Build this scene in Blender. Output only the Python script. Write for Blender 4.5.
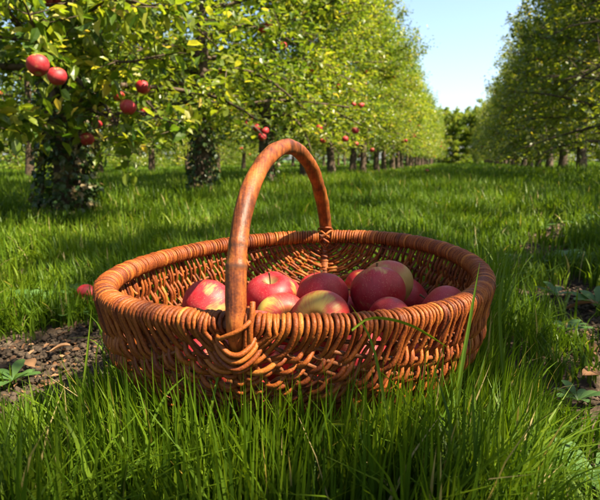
import bpy, math, random
import numpy as np
from mathutils import Vector, Matrix, Quaternion

R = math.radians
random.seed(7)
rng = np.random.default_rng(7)
scene = bpy.context.scene
for o in list(bpy.data.objects):
    bpy.data.objects.remove(o)
COL = scene.collection

# ------------------------------------------------------------------ camera
CAM = np.array([0.0, 0.0, 0.32])
PITCH = R(9.8)
cam = bpy.data.objects.new('camera', bpy.data.cameras.new('camera'))
COL.objects.link(cam)
cam.location = CAM
cam.rotation_euler = (R(90) - PITCH, 0, 0)
cam.data.sensor_width = 36.0
cam.data.lens = 31.2
cam.data.clip_start = 0.01
cam.data.clip_end = 3000
cam.data.dof.use_dof = True
cam.data.dof.focus_distance = 0.55
cam.data.dof.aperture_fstop = 13
scene.camera = cam

# ------------------------------------------------------------------ light
SUN_EL = R(52)
sh = np.array([0.90, -0.436])
sh /= np.linalg.norm(sh)
SUN = np.array([sh[0] * math.cos(SUN_EL), sh[1] * math.cos(SUN_EL), math.sin(SUN_EL)])
world = bpy.data.worlds.new('World')
scene.world = world
world.use_nodes = True
wn = world.node_tree
for n in list(wn.nodes):
    wn.nodes.remove(n)
sky = wn.nodes.new('ShaderNodeTexSky')
sky.sky_type = 'NISHITA'
sky.sun_disc = False
sky.sun_elevation = SUN_EL
sky.sun_rotation = math.atan2(SUN[0], SUN[1])
sky.air_density = 0.9
sky.dust_density = 1.8
sky.ozone_density = 1.0
bgn = wn.nodes.new('ShaderNodeBackground')
bgn.inputs['Strength'].default_value = 0.088
wo = wn.nodes.new('ShaderNodeOutputWorld')
wn.links.new(sky.outputs[0], bgn.inputs['Color'])
wn.links.new(bgn.outputs[0], wo.inputs['Surface'])

sl = bpy.data.lights.new('sun', 'SUN')
sl.energy = 5.0
sl.angle = R(0.53)
sl.color = (1.0, 0.87, 0.64)
sun = bpy.data.objects.new('sun', sl)
COL.objects.link(sun)
sun.rotation_euler = Vector(-SUN).to_track_quat('-Z', 'Y').to_euler()

scene.view_settings.view_transform = 'Standard'
scene.view_settings.look = 'None'
scene.view_settings.exposure = 2.0
scene.view_settings.gamma = 1.0
scene.view_settings.use_curve_mapping = False
scene.render.engine = 'CYCLES'
scene.cycles.max_bounces = 8
scene.cycles.transmission_bounces = 6
scene.cycles.transparent_max_bounces = 6

# ------------------------------------------------------------------ helpers
def mesh(name, V, faces, mat=None, smooth=False, rnd=None, attrs=None):
    """V (n,3); faces: list of index arrays, each (m,k)."""
    me = bpy.data.meshes.new(name)
    V = np.asarray(V, dtype=np.float32)
    me.vertices.add(len(V))
    me.vertices.foreach_set('co', V.ravel())
    faces = [np.asarray(f, dtype=np.int32) for f in faces if len(f)]
    loops = np.concatenate([f.ravel() for f in faces])
    tot = np.concatenate([np.full(len(f), f.shape[1], dtype=np.int32) for f in faces])
    start = np.concatenate([[0], np.cumsum(tot)[:-1]]).astype(np.int32)
    me.loops.add(len(loops))
    me.loops.foreach_set('vertex_index', loops)
    me.polygons.add(len(tot))
    me.polygons.foreach_set('loop_start', start)
    me.polygons.foreach_set('loop_total', tot)
    me.polygons.foreach_set('use_smooth', np.full(len(tot), bool(smooth)))
    A = dict(attrs or {})
    if rnd is not None:
        A['rnd'] = rnd
    for k, a in A.items():
        at = me.attributes.new(k, 'FLOAT', 'POINT')
        at.data.foreach_set('value', np.asarray(a, dtype=np.float32))
    me.update(calc_edges=True)
    if mat is not None:
        me.materials.append(mat)
    return me


def obj(name, me, parent=None):
    o = bpy.data.objects.new(name, me)
    COL.objects.link(o)
    if parent is not None:
        o.parent = parent
    return o


def tag(o, label=None, cat=None, group=None, kind=None):
    if label: o['label'] = label
    if cat: o['category'] = cat
    if group: o['group'] = group
    if kind: o['kind'] = kind
    return o


def thing(name, loc, label, cat, group=None, rz=0.0):
    o = bpy.data.objects.new(name, None)
    o.empty_display_size = 0.1
    COL.objects.link(o)
    o.location = loc
    o.rotation_euler = (0, 0, rz)
    return tag(o, label, cat, group)


class Buf:
    """collects pieces of geometry into ONE mesh"""
    def __init__(self):
        self.V, self.F, self.A, self.L, self.n = [], {}, [], [], 0

    def add(self, V, faces, rnd=0.0, along=None):
        V = np.asarray(V, float)
        for f in faces:
            f = np.asarray(f)
            self.F.setdefault(f.shape[1], []).append(f + self.n)
        self.V.append(V)
        self.A.append(np.full(len(V), rnd) if np.isscalar(rnd) else np.asarray(rnd))
        self.L.append(np.zeros(len(V)) if along is None else along)
        self.n += len(V)

    def mesh(self, name, mat, smooth=True):
        return mesh(name, np.concatenate(self.V), [np.concatenate(f) for f in self.F.values()], mat, smooth,
                    np.concatenate(self.A), {'along': np.concatenate(self.L)})


def tube(P, rad, sides=8, cap=True):
    P = np.asarray(P, float)
    n = len(P)
    rad = np.full(n, rad) if np.isscalar(rad) else np.asarray(rad)
    T = np.gradient(P, axis=0)
    T /= np.linalg.norm(T, axis=1)[:, None] + 1e-12
    ref = np.array([0, 0, 1.0]) if abs(T[0][2]) < 0.9 else np.array([1.0, 0, 0])
    N = np.zeros_like(P)
    v = np.cross(T[0], ref); v /= np.linalg.norm(v)
    for i in range(n):
        v = v - T[i] * np.dot(v, T[i])
        v /= np.linalg.norm(v) + 1e-12
        N[i] = v
    B = np.cross(T, N)
    a = np.linspace(0, 2 * np.pi, sides, endpoint=False)
    V = P[:, None] + rad[:, None, None] * (np.cos(a)[None, :, None] * N[:, None] + np.sin(a)[None, :, None] * B[:, None])
    V = V.reshape(-1, 3)
    i, j = np.meshgrid(np.arange(n - 1), np.arange(sides), indexing='ij')
    j2 = (j + 1) % sides
    Q = np.stack([i * sides + j, i * sides + j2, (i + 1) * sides + j2, (i + 1) * sides + j], -1).reshape(-1, 4)
    faces = [Q]
    al = np.repeat(np.concatenate([[0], np.cumsum(np.linalg.norm(np.diff(P, axis=0), axis=1))]), sides)
    if cap:
        V = np.vstack([V, P[0] - T[0] * rad[0] * .3, P[-1] + T[-1] * rad[-1] * .3])
        c0, c1 = n * sides, n * sides + 1
        jj = np.arange(sides); j2 = (jj + 1) % sides
        faces.append(np.stack([np.full(sides, c0), j2, jj], -1))
        faces.append(np.stack([np.full(sides, c1), (n - 1) * sides + jj, (n - 1) * sides + j2], -1))
        al = np.concatenate([al, [0, al[-1]]])
    return V, faces, al


def add_tube(buf, P, rad, sides=8, rnd=0.0):
    V, F, al = tube(P, rad, sides)
    buf.add(V, F, rnd, al)


def spline(P, n):
    """Catmull-Rom through the points, n samples"""
    P = np.asarray(P, float)
    d = np.concatenate([[0], np.cumsum(np.linalg.norm(np.diff(P[:, :3], axis=0), axis=1))])
    Q = np.vstack([2 * P[0] - P[1], P, 2 * P[-1] - P[-2]])
    t = np.linspace(0, d[-1], n)
    k = np.clip(np.searchsorted(d, t, side='right') - 1, 0, len(P) - 2)
    u = ((t - d[k]) / (d[k + 1] - d[k]))[:, None]
    p0, p1, p2, p3 = Q[k], Q[k + 1], Q[k + 2], Q[k + 3]
    return 0.5 * (2 * p1 + (p2 - p0) * u + (2 * p0 - 5 * p1 + 4 * p2 - p3) * u ** 2 + (3 * p1 - p0 - 3 * p2 + p3) * u ** 3)


# cheap smooth value noise (numpy)
_tab = rng.random((256, 256))
def vnoise(x, y):
    xi = np.floor(x).astype(int); yi = np.floor(y).astype(int)
    fx = x - xi; fy = y - yi
    fx = fx * fx * (3 - 2 * fx); fy = fy * fy * (3 - 2 * fy)
    g = lambda a, b: _tab[a & 255, b & 255]
    return (g(xi, yi) * (1 - fx) + g(xi + 1, yi) * fx) * (1 - fy) + (g(xi, yi + 1) * (1 - fx) + g(xi + 1, yi + 1) * fx) * fy


# ------------------------------------------------------------------ materials
def new_mat(name):
    m = bpy.data.materials.new(name)
    m.use_nodes = True
    nt = m.node_tree
    for n in list(nt.nodes):
        nt.nodes.remove(n)
    out = nt.nodes.new('ShaderNodeOutputMaterial')
    return m, nt, out


def N(nt, t, **kw):
    n = nt.nodes.new(t)
    for k, v in kw.items():
        if k.startswith('i_'):
            n.inputs[k[2:].replace('_', ' ')].default_value = v
        else:
            setattr(n, k, v)
    return n


def ramp(nt, stops, fac=None):
    r = nt.nodes.new('ShaderNodeValToRGB')
    el = r.color_ramp.elements
    while len(el) > 1:
        el.remove(el[-1])
    el[0].position, el[0].color = stops[0][0], (*stops[0][1], 1)
    for p, c in stops[1:]:
        e = el.new(p); e.color = (*c, 1)
    if fac is not None:
        nt.links.new(fac, r.inputs[0])
    return r


def mix(nt, fac, a, b, mode='MIX'):
    m = nt.nodes.new('ShaderNodeMix')
    m.data_type = 'RGBA'; m.blend_type = mode
    for s, v in ((m.inputs[0], fac), (m.inputs[6], a), (m.inputs[7], b)):
        if isinstance(v, (int, float)):
            s.default_value = v
        elif isinstance(v, tuple):
            s.default_value = (*v, 1)
        else:
            nt.links.new(v, s)
    return m.outputs[2]


def math_(nt, op, a, b=0.0, clamp=False):
    m = nt.nodes.new('ShaderNodeMath'); m.operation = op; m.use_clamp = clamp
    for s, v in ((m.inputs[0], a), (m.inputs[1], b)):
        if isinstance(v, (int, float)): s.default_value = v
        else: nt.links.new(v, s)
    return m.outputs[0]


def leaf_material(name, stops, trans=0.5, tcol=(1.0, 1.0, 0.5), rough=0.45, spec=0.35, objvar=0.0):
    m, nt, out = new_mat(name)
    at = N(nt, 'ShaderNodeAttribute', attribute_name='rnd')
    col = ramp(nt, stops, at.outputs['Fac']).outputs[0]
    if objvar:
        oi = N(nt, 'ShaderNodeObjectInfo')
        v = math_(nt, 'MULTIPLY_ADD', oi.outputs['Random'], objvar)
        v.node.inputs[2].default_value = 1 - objvar / 2
        hsv = N(nt, 'ShaderNodeHueSaturation')
        nt.links.new(v, hsv.inputs['Value']); nt.links.new(col, hsv.inputs['Color'])
        col = hsv.outputs[0]
    p = N(nt, 'ShaderNodeBsdfPrincipled')
    p.inputs['Roughness'].default_value = rough
    p.inputs['Specular IOR Level'].default_value = spec
    nt.links.new(col, p.inputs['Base Color'])
    tr = N(nt, 'ShaderNodeBsdfTranslucent')
    tc = mix(nt, 1.0, col, tcol, 'MULTIPLY')
    sc = N(nt, 'ShaderNodeVectorMath', operation='SCALE'); sc.inputs['Scale'].default_value = 1.9
    nt.links.new(tc, sc.inputs[0]); nt.links.new(sc.outputs[0], tr.inputs['Color'])
    ms = N(nt, 'ShaderNodeMixShader'); ms.inputs[0].default_value = trans
    nt.links.new(p.outputs[0], ms.inputs[1]); nt.links.new(tr.outputs[0], ms.inputs[2])
    nt.links.new(ms.outputs[0], out.inputs['Surface'])
    return m


M_leaf = leaf_material('apple_leaf', [(0, (0.032, 0.074, 0.010)), (.3, (0.075, 0.130, 0.014)), (.65, (0.165, 0.205, 0.020)),
                                      (.94, (0.33, 0.31, 0.055)), (1, (0.38, 0.30, 0.07))], .48, (1.0, .95, .35), .38, .5, .25)
M_leaf_right = leaf_material('apple_leaf_shaded_row', [(0, (0.035, 0.06, 0.012)), (.5, (0.095, 0.13, 0.018)), (.85, (0.19, 0.20, 0.028)),
                                                 (1, (0.34, 0.28, 0.05))], .50, (1.0, .95, .3), .38, .5, .2)  # right row: shade and backlit yellow flecks put into the leaf colour
M_ivy = leaf_material('ivy_leaf', [(0, (0.02, 0.045, 0.012)), (.6, (0.04, 0.075, 0.02)), (1, (0.13, 0.09, 0.035))], .2, rough=.35)
M_weed = leaf_material('weed_leaf', [(0, (0.06, 0.13, 0.03)), (1, (0.10, 0.19, 0.05))], .35, rough=.5)
M_dead = leaf_material('dead_leaf', [(0, (0.07, 0.035, 0.018)), (.5, (0.17, 0.085, 0.04)), (1, (0.30, 0.17, 0.09))], .15, (1, .8, .5), .7, .2)


def grass_material():
    m, nt, out = new_mat('grass_blade')
    at = N(nt, 'ShaderNodeAttribute', attribute_name='rnd')
    al = N(nt, 'ShaderNodeAttribute', attribute_name='along')
    col = ramp(nt, [(0, (0.018, 0.048, 0.002)), (.5, (0.056, 0.110, 0.004)), (.85, (0.125, 0.185, 0.007)),
                    (.96, (0.21, 0.25, 0.04)), (1, (0.34, 0.27, 0.12))], at.outputs['Fac']).outputs[0]
    # paler sheath at the root, slightly yellow tip: the blade's own colour
    col = mix(nt, math_(nt, 'MULTIPLY', math_(nt, 'SUBTRACT', 1.0, al.outputs['Fac']), .25), col, (0.12, 0.17, 0.04))
    p = N(nt, 'ShaderNodeBsdfPrincipled')
    p.inputs['Roughness'].default_value = .45
    p.inputs['Specular IOR Level'].default_value = .16
    nt.links.new(col, p.inputs['Base Color'])
    tr = N(nt, 'ShaderNodeBsdfTranslucent')
    sc = N(nt, 'ShaderNodeVectorMath', operation='SCALE'); sc.inputs['Scale'].default_value = 1.9
    nt.links.new(mix(nt, 1.0, col, (1.0, .95, .35), 'MULTIPLY'), sc.inputs[0]); nt.links.new(sc.outputs[0], tr.inputs['Color'])
    ms = N(nt, 'ShaderNodeMixShader'); ms.inputs[0].default_value = .36
    nt.links.new(p.outputs[0], ms.inputs[1]); nt.links.new(tr.outputs[0], ms.inputs[2])
    nt.links.new(ms.outputs[0], out.inputs['Surface'])
    return m
M_grass = grass_material()


def wicker_material(name, stops, rough=.50):
    m, nt, out = new_mat(name)
    at = N(nt, 'ShaderNodeAttribute', attribute_name='rnd')
    tc = N(nt, 'ShaderNodeTexCoord')
    nz = N(nt, 'ShaderNodeTexNoise'); nz.inputs['Scale'].default_value = 55; nz.inputs['Detail'].default_value = 5
    nt.links.new(tc.outputs['Object'], nz.inputs['Vector'])
    nf = N(nt, 'ShaderNodeTexNoise'); nf.inputs['Scale'].default_value = 600; nf.inputs['Detail'].default_value = 3
    nt.links.new(tc.outputs['Object'], nf.inputs['Vector'])
    f = math_(nt, 'ADD', math_(nt, 'MULTIPLY', at.outputs['Fac'], .55), math_(nt, 'MULTIPLY', nz.outputs['Fac'], .50))
    f = math_(nt, 'ADD', f, math_(nt, 'MULTIPLY', math_(nt, 'SUBTRACT', nf.outputs['Fac'], .5), .6), True)
    col = ramp(nt, stops, f).outputs[0]
    p = N(nt, 'ShaderNodeBsdfPrincipled')
    p.inputs['Specular IOR Level'].default_value = .28
    rr = ramp(nt, [(0, (rough + .15,) * 3), (1, (rough - .08,) * 3)], nz.outputs['Fac'])
    nt.links.new(rr.outputs[0], p.inputs['Roughness'])
    nt.links.new(col, p.inputs['Base Color'])
    b = N(nt, 'ShaderNodeBump'); b.inputs['Strength'].default_value = .6; b.inputs['Distance'].default_value = .0008
    nt.links.new(nf.outputs['Fac'], b.inputs['Height']); nt.links.new(b.outputs[0], p.inputs['Normal'])
    nt.links.new(p.outputs[0], out.inputs['Surface'])
    return m
M_willow = wicker_material('willow_rod', [(0.10, (0.025, 0.005, 0.002)), (.34, (0.105, 0.020, 0.004)), (.5, (0.18, 0.040, 0.006)),
                                          (.72, (0.29, 0.080, 0.011)), (1, (0.42, 0.16, 0.030))])
M_rib = wicker_material('rib_rod', [(0, (0.04, 0.012, 0.005)), (.5, (0.14, 0.04, 0.011)), (1, (0.26, 0.085, 0.02))])


def handle_material():
    m, nt, out = new_mat('handle_bark')
    tc = N(nt, 'ShaderNodeTexCoord')
    al = N(nt, 'ShaderNodeAttribute', attribute_name='along')
    nz = N(nt, 'ShaderNodeTexNoise'); nz.inputs['Scale'].default_value = 40; nz.inputs['Detail'].default_value = 6
    nf = N(nt, 'ShaderNodeTexNoise'); nf.inputs['Scale'].default_value = 500; nf.inputs['Detail'].default_value = 4
    for q in (nz, nf): nt.links.new(tc.outputs['Object'], q.inputs['Vector'])
    # short dark scars
    vo = N(nt, 'ShaderNodeTexVoronoi'); vo.inputs['Scale'].default_value = 130
    nt.links.new(tc.outputs['Object'], vo.inputs['Vector'])
    f = math_(nt, 'ADD', math_(nt, 'MULTIPLY', nz.outputs['Fac'], .75), math_(nt, 'MULTIPLY', nf.outputs['Fac'], .32), True)
    # long grain following the bent rod
    gv = N(nt, 'ShaderNodeCombineXYZ'); sx = N(nt, 'ShaderNodeSeparateXYZ'); nt.links.new(tc.outputs['Object'], sx.inputs[0])
    nt.links.new(math_(nt, 'MULTIPLY', al.outputs['Fac'], 28), gv.inputs[0])
    nt.links.new(math_(nt, 'MULTIPLY', sx.outputs[0], 420), gv.inputs[1]); nt.links.new(math_(nt, 'MULTIPLY', sx.outputs[2], 60), gv.inputs[2])
    gn = N(nt, 'ShaderNodeTexNoise'); gn.inputs['Scale'].default_value = 1.0; gn.inputs['Detail'].default_value = 5
    nt.links.new(gv.outputs[0], gn.inputs['Vector'])
    f = math_(nt, 'ADD', f, math_(nt, 'MULTIPLY', math_(nt, 'SUBTRACT', gn.outputs['Fac'], .5), .5), True)
    col = ramp(nt, [(.32, (0.05, 0.012, 0.004)), (.47, (0.14, 0.032, 0.007)), (.6, (0.25, 0.066, 0.011)), (.8, (0.38, 0.13, 0.022))], f).outputs[0]
    sc = ramp(nt, [(0, (1, 1, 1)), (.10, (1, 1, 1)), (.16, (0, 0, 0))], vo.outputs['Distance'])
    col = mix(nt, math_(nt, 'MULTIPLY', sc.outputs[0], .55), col, (0.05, 0.02, 0.01))
    # knots: dark ring where the collar sits
    for pos, w, s in ((.041, .0035, .75), (.057, .0025, .6), (.064, .002, .45)):
        d = math_(nt, 'ABSOLUTE', math_(nt, 'SUBTRACT', al.outputs['Fac'], pos))
        k = math_(nt, 'SUBTRACT', 1.0, math_(nt, 'DIVIDE', d, w), True)
        col = mix(nt, math_(nt, 'MULTIPLY', k, s), col, (0.05, 0.022, 0.012))
    p = N(nt, 'ShaderNodeBsdfPrincipled')
    p.inputs['Roughness'].default_value = .50
    p.inputs['Specular IOR Level'].default_value = .4
    nt.links.new(col, p.inputs['Base Color'])
    b = N(nt, 'ShaderNodeBump'); b.inputs['Strength'].default_value = .5; b.inputs['Distance'].default_value = .0012
    nt.links.new(f, b.inputs['Height']); nt.links.new(b.outputs[0], p.inputs['Normal'])
    nt.links.new(p.outputs[0], out.inputs['Surface'])
    return m
M_handle = handle_material()


def apple_material(name, green=0.35, ripe=(0.50, 0.018, 0.030), pale=(0.55, 0.44, 0.10)):
    m, nt, out = new_mat(name)
    tc = N(nt, 'ShaderNodeTexCoord')
    oi = N(nt, 'ShaderNodeObjectInfo')
    # object space, shifted per apple
    ad = N(nt, 'ShaderNodeVectorMath', operation='ADD')
    sc = N(nt, 'ShaderNodeVectorMath', operation='SCALE')
    cb = N(nt, 'ShaderNodeCombineXYZ')
    for k in range(3): nt.links.new(math_(nt, 'MULTIPLY', oi.outputs['Random'], 3.1 + 2 * k), cb.inputs[k])
    nt.links.new(tc.outputs['Object'], ad.inputs[0]); nt.links.new(cb.outputs[0], ad.inputs[1])
    big = N(nt, 'ShaderNodeTexNoise'); big.inputs['Scale'].default_value = 22; big.inputs['Detail'].default_value = 2
    nt.links.new(ad.outputs[0], big.inputs['Vector'])
    # streaks from stem to calyx
    sx = N(nt, 'ShaderNodeSeparateXYZ'); nt.links.new(tc.outputs['Object'], sx.inputs[0])
    ang = math_(nt, 'ARCTAN2', sx.outputs[0], sx.outputs[1])
    st = N(nt, 'ShaderNodeCombineXYZ')
    nt.links.new(math_(nt, 'MULTIPLY', math_(nt, 'SINE', ang), 2.6), st.inputs[0])
    nt.links.new(math_(nt, 'MULTIPLY', math_(nt, 'COSINE', ang), 2.6), st.inputs[1])
    nt.links.new(math_(nt, 'ADD', math_(nt, 'MULTIPLY', sx.outputs[2], 22), math_(nt, 'MULTIPLY', oi.outputs['Random'], 9)), st.inputs[2])
    stn = N(nt, 'ShaderNodeTexNoise'); stn.inputs['Scale'].default_value = 5.5; stn.inputs['Detail'].default_value = 4
    nt.links.new(st.outputs[0], stn.inputs['Vector'])
    f = math_(nt, 'ADD', math_(nt, 'MULTIPLY', big.outputs['Fac'], 1.0), math_(nt, 'MULTIPLY', stn.outputs['Fac'], .26))
    red = ramp(nt, [(0, tuple(c * .62 for c in ripe)), (.5, ripe), (1, (ripe[0] * 1.2, ripe[1] * 5.0, ripe[2] * 3.0))], stn.outputs['Fac']).outputs[0]
    lo = green
    k = ramp(nt, [(lo - .07, (1, 1, 1)), (lo + .09, (0, 0, 0))], f).outputs[0]
    col = mix(nt, k, red, pale)
    # cavity greenish near stem
    z = ramp(nt, [(.020, (0, 0, 0)), (.026, (0, 0, 0)), (.034, (1, 1, 1))], math_(nt, 'ABSOLUTE', sx.outputs[2]))
    rad = math_(nt, 'SQRT', math_(nt, 'ADD', math_(nt, 'MULTIPLY', sx.outputs[0], sx.outputs[0]), math_(nt, 'MULTIPLY', sx.outputs[1], sx.outputs[1])))
    cav = ramp(nt, [(.004, (1, 1, 1)), (.012, (0, 0, 0))], rad).outputs[0]
    col = mix(nt, math_(nt, 'MULTIPLY', cav, .8), col, (0.30, 0.27, 0.08))
    # lenticels
    vo = N(nt, 'ShaderNodeTexVoronoi'); vo.inputs['Scale'].default_value = 430
    nt.links.new(ad.outputs[0], vo.inputs['Vector'])
    dots = ramp(nt, [(.0, (1, 1, 1)), (.16, (1, 1, 1)), (.26, (0, 0, 0))], vo.outputs['Distance']).outputs[0]
    col = mix(nt, math_(nt, 'MULTIPLY', dots, .36), col, (0.52, 0.24, 0.14))
    # waxy bloom
    bl = N(nt, 'ShaderNodeTexNoise'); bl.inputs['Scale'].default_value = 60; bl.inputs['Detail'].default_value = 6
    nt.links.new(ad.outputs[0], bl.inputs['Vector'])
    col = mix(nt, math_(nt, 'MULTIPLY', ramp(nt, [(.4, (0, 0, 0)), (.8, (1, 1, 1))], bl.outputs['Fac']).outputs[0], .12), col, (0.45, 0.22, 0.22))
    p = N(nt, 'ShaderNodeBsdfPrincipled')
    rr = ramp(nt, [(.3, (.46,) * 3), (.7, (.64,) * 3)], bl.outputs['Fac'])
    nt.links.new(rr.outputs[0], p.inputs['Roughness'])
    p.inputs['Specular IOR Level'].default_value = .45
    p.inputs['Subsurface Weight'].default_value = .03
    p.inputs['Subsurface Radius'].default_value = (.01, .003, .002)
    p.inputs['Subsurface Scale'].default_value = .4
    nt.links.new(col, p.inputs['Base Color'])
    b = N(nt, 'ShaderNodeBump'); b.inputs['Strength'].default_value = .12; b.inputs['Distance'].default_value = .0008
    nt.links.new(bl.outputs['Fac'], b.inputs['Height']); nt.links.new(b.outputs[0], p.inputs['Normal'])
    nt.links.new(p.outputs[0], out.inputs['Surface'])
    return m
M_red = apple_material('apple_red', .43, (0.30, 0.005, 0.012), (0.50, 0.33, 0.08))
M_mixed = apple_material('apple_red_green', .51, (0.33, 0.016, 0.014), (0.42, 0.29, 0.05))
M_green = apple_material('apple_green_blush', .585, (0.32, 0.03, 0.02), (0.34, 0.21, 0.055))


def simple_noise_mat(name, stops, scale, rough=.8, bump=.6, bdist=.01, detail=8, scale2=None):
    m, nt, out = new_mat(name)
    tc = N(nt, 'ShaderNodeTexCoord')
    a = N(nt, 'ShaderNodeTexNoise'); a.inputs['Scale'].default_value = scale; a.inputs['Detail'].default_value = detail
    a.inputs['Roughness'].default_value = .65
    nt.links.new(tc.outputs['Object'], a.inputs['Vector'])
    f = a.outputs['Fac']
    if scale2:
        c = N(nt, 'ShaderNodeTexNoise'); c.inputs['Scale'].default_value = scale2; c.inputs['Detail'].default_value = 6
        nt.links.new(tc.outputs['Object'], c.inputs['Vector'])
        f = math_(nt, 'ADD', math_(nt, 'MULTIPLY', f, .5), math_(nt, 'MULTIPLY', c.outputs['Fac'], .5))
    p = N(nt, 'ShaderNodeBsdfPrincipled')
    p.inputs['Roughness'].default_value = rough
    p.inputs['Specular IOR Level'].default_value = .2
    nt.links.new(ramp(nt, stops, f).outputs[0], p.inputs['Base Color'])
    b = N(nt, 'ShaderNodeBump'); b.inputs['Strength'].default_value = bump; b.inputs['Distance'].default_value = bdist
    nt.links.new(f, b.inputs['Height']); nt.links.new(b.outputs[0], p.inputs['Normal'])
    nt.links.new(p.outputs[0], out.inputs['Surface'])
    return m
M_bark = simple_noise_mat('apple_bark', [(.3, (0.03, 0.022, 0.015)), (.5, (0.075, 0.052, 0.036)), (.7, (0.15, 0.11, 0.08))], 22, .9, .8, .01)
M_stem = simple_noise_mat('apple_stem', [(.3, (0.06, 0.035, 0.015)), (.7, (0.16, 0.10, 0.04))], 200, .8)
M_soil = simple_noise_mat('soil', [(.3, (0.022, 0.015, 0.010)), (.5, (0.052, 0.037, 0.026)), (.7, (0.10, 0.072, 0.052))], 9, .95, 1.0, .02, 10, 60)

# ground: soil under the turf near by, green turf tone far away (grass too fine to be blades there)
def ground_material():
    m, nt, out = new_mat('orchard_ground')
    tc = N(nt, 'ShaderNodeTexCoord')
    a = N(nt, 'ShaderNodeTexNoise'); a.inputs['Scale'].default_value = 14; a.inputs['Detail'].default_value = 10; a.inputs['Roughness'].default_value = .7
    c = N(nt, 'ShaderNodeTexNoise'); c.inputs['Scale'].default_value = 90; c.inputs['Detail'].default_value = 6
    for q in (a, c): nt.links.new(tc.outputs['Object'], q.inputs['Vector'])
    f = math_(nt, 'ADD', math_(nt, 'MULTIPLY', a.outputs['Fac'], .55), math_(nt, 'MULTIPLY', c.outputs['Fac'], .45))
    soil = ramp(nt, [(.36, (0.026, 0.018, 0.012)), (.5, (0.070, 0.049, 0.033)), (.64, (0.15, 0.108, 0.076))], f).outputs[0]
    turf = ramp(nt, [(.35, (0.030, 0.065, 0.012)), (.65, (0.08, 0.14, 0.02))], f).outputs[0]
    g = N(nt, 'ShaderNodeAttribute', attribute_name='turf')
    col = mix(nt, g.outputs['Fac'], soil, turf)
    p = N(nt, 'ShaderNodeBsdfPrincipled')
    p.inputs['Roughness'].default_value = .95; p.inputs['Specular IOR Level'].default_value = .15
    nt.links.new(col, p.inputs['Base Color'])
    b = N(nt, 'ShaderNodeBump'); b.inputs['Strength'].default_value = 1.0; b.inputs['Distance'].default_value = .02
    nt.links.new(f, b.inputs['Height']); nt.links.new(b.outputs[0], p.inputs['Normal'])
    nt.links.new(p.outputs[0], out.inputs['Surface'])
    return m
M_ground = ground_material()

# ------------------------------------------------------------------ layout of the orchard
TANP = 0.302                               # the rows run along (TANP, 1)
ROW = np.array([TANP, 1.0]) / math.hypot(TANP, 1)
BC = np.array([-0.00335, 0.6726])          # basket centre
RIMZ = 0.18

def lat(x, y):                              # sideways distance from the row-parallel line through the camera
    return x - TANP * y

def hgt(x, y):
    """ground height"""
    x = np.asarray(x, float); y = np.asarray(y, float)
    h = (vnoise(x * 1.3 + 40, y * 1.3 + 9) - .5) * .05 + (vnoise(x * 5 + 3, y * 5) - .5) * .022 + (vnoise(x * 17, y * 17 + 5) - .5) * .008
    L = lat(x, y)
    h = h + .10 * np.clip((L - .9) / 1.0, 0, 1) * np.clip((y - 1.5) / 3, 0, 1)          # bank under the right row
    w = np.clip(np.hypot(x - BC[0], y - BC[1]) / .35, 0, 1)
    near = np.clip((y - .2) / .6, 0, 1)
    return h * (.25 + .75 * np.minimum(w, near))

def seg_d(x, y, a, b):
    a = np.array(a); b = np.array(b); d = b - a
    t = np.clip(((x - a[0]) * d[0] + (y - a[1]) * d[1]) / (d @ d), 0, 1)
    return np.hypot(x - a[0] - t * d[0], y - a[1] - t * d[1])

def bare(x, y):
    """0 = full grass, 1 = bare soil"""
    x = np.asarray(x, float); y = np.asarray(y, float)
    n = vnoise(x * 7 + 11, y * 7) * .6 + vnoise(x * 19, y * 19 + 7) * .4
    d1 = np.minimum(seg_d(x, y, (-.40, .46), (-.40, .88)), seg_d(x, y, (-.75, .72), (-.44, .84)))
    v1 = np.clip((.15 + (n - .5) * .20 - d1) / .09, 0, 1)
    d2 = np.minimum(seg_d(x, y, (.35, .50), (.49, .80)), seg_d(x, y, (.49, .80), (.69, 1.25)))
    d2 = np.minimum(d2, seg_d(x, y, (.69, 1.25), (1.18, 2.4)))
    d2 = np.minimum(d2, seg_d(x, y, (1.18, 2.4), (1.9, 4.6)) + .05)
    v2 = np.clip((.17 + (n - .5) * .40 - d2) / .10, 0, 1) * np.clip(.70 + .9 * vnoise(x * 11 + 3, y * 11 + 60), 0, 1)
    # old wheel track in the middle of the alley, half grown over
    d3 = seg_d(x, y, (-.02, 1.75), (1.6, 8.5))
    v3 = np.clip((.09 + (n - .5) * .2 - d3) / .08, 0, 1) * .45
    L = lat(x, y)
    v4 = np.clip((.35 + (n - .5) * .8 - np.abs(L + 3.35)) / .2, 0, 1) * np.clip((y - 5) / 2, 0, 1) * .9   # earth lane between the left rows
    return np.maximum.reduce([v1, v2, v3, v4])

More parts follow.
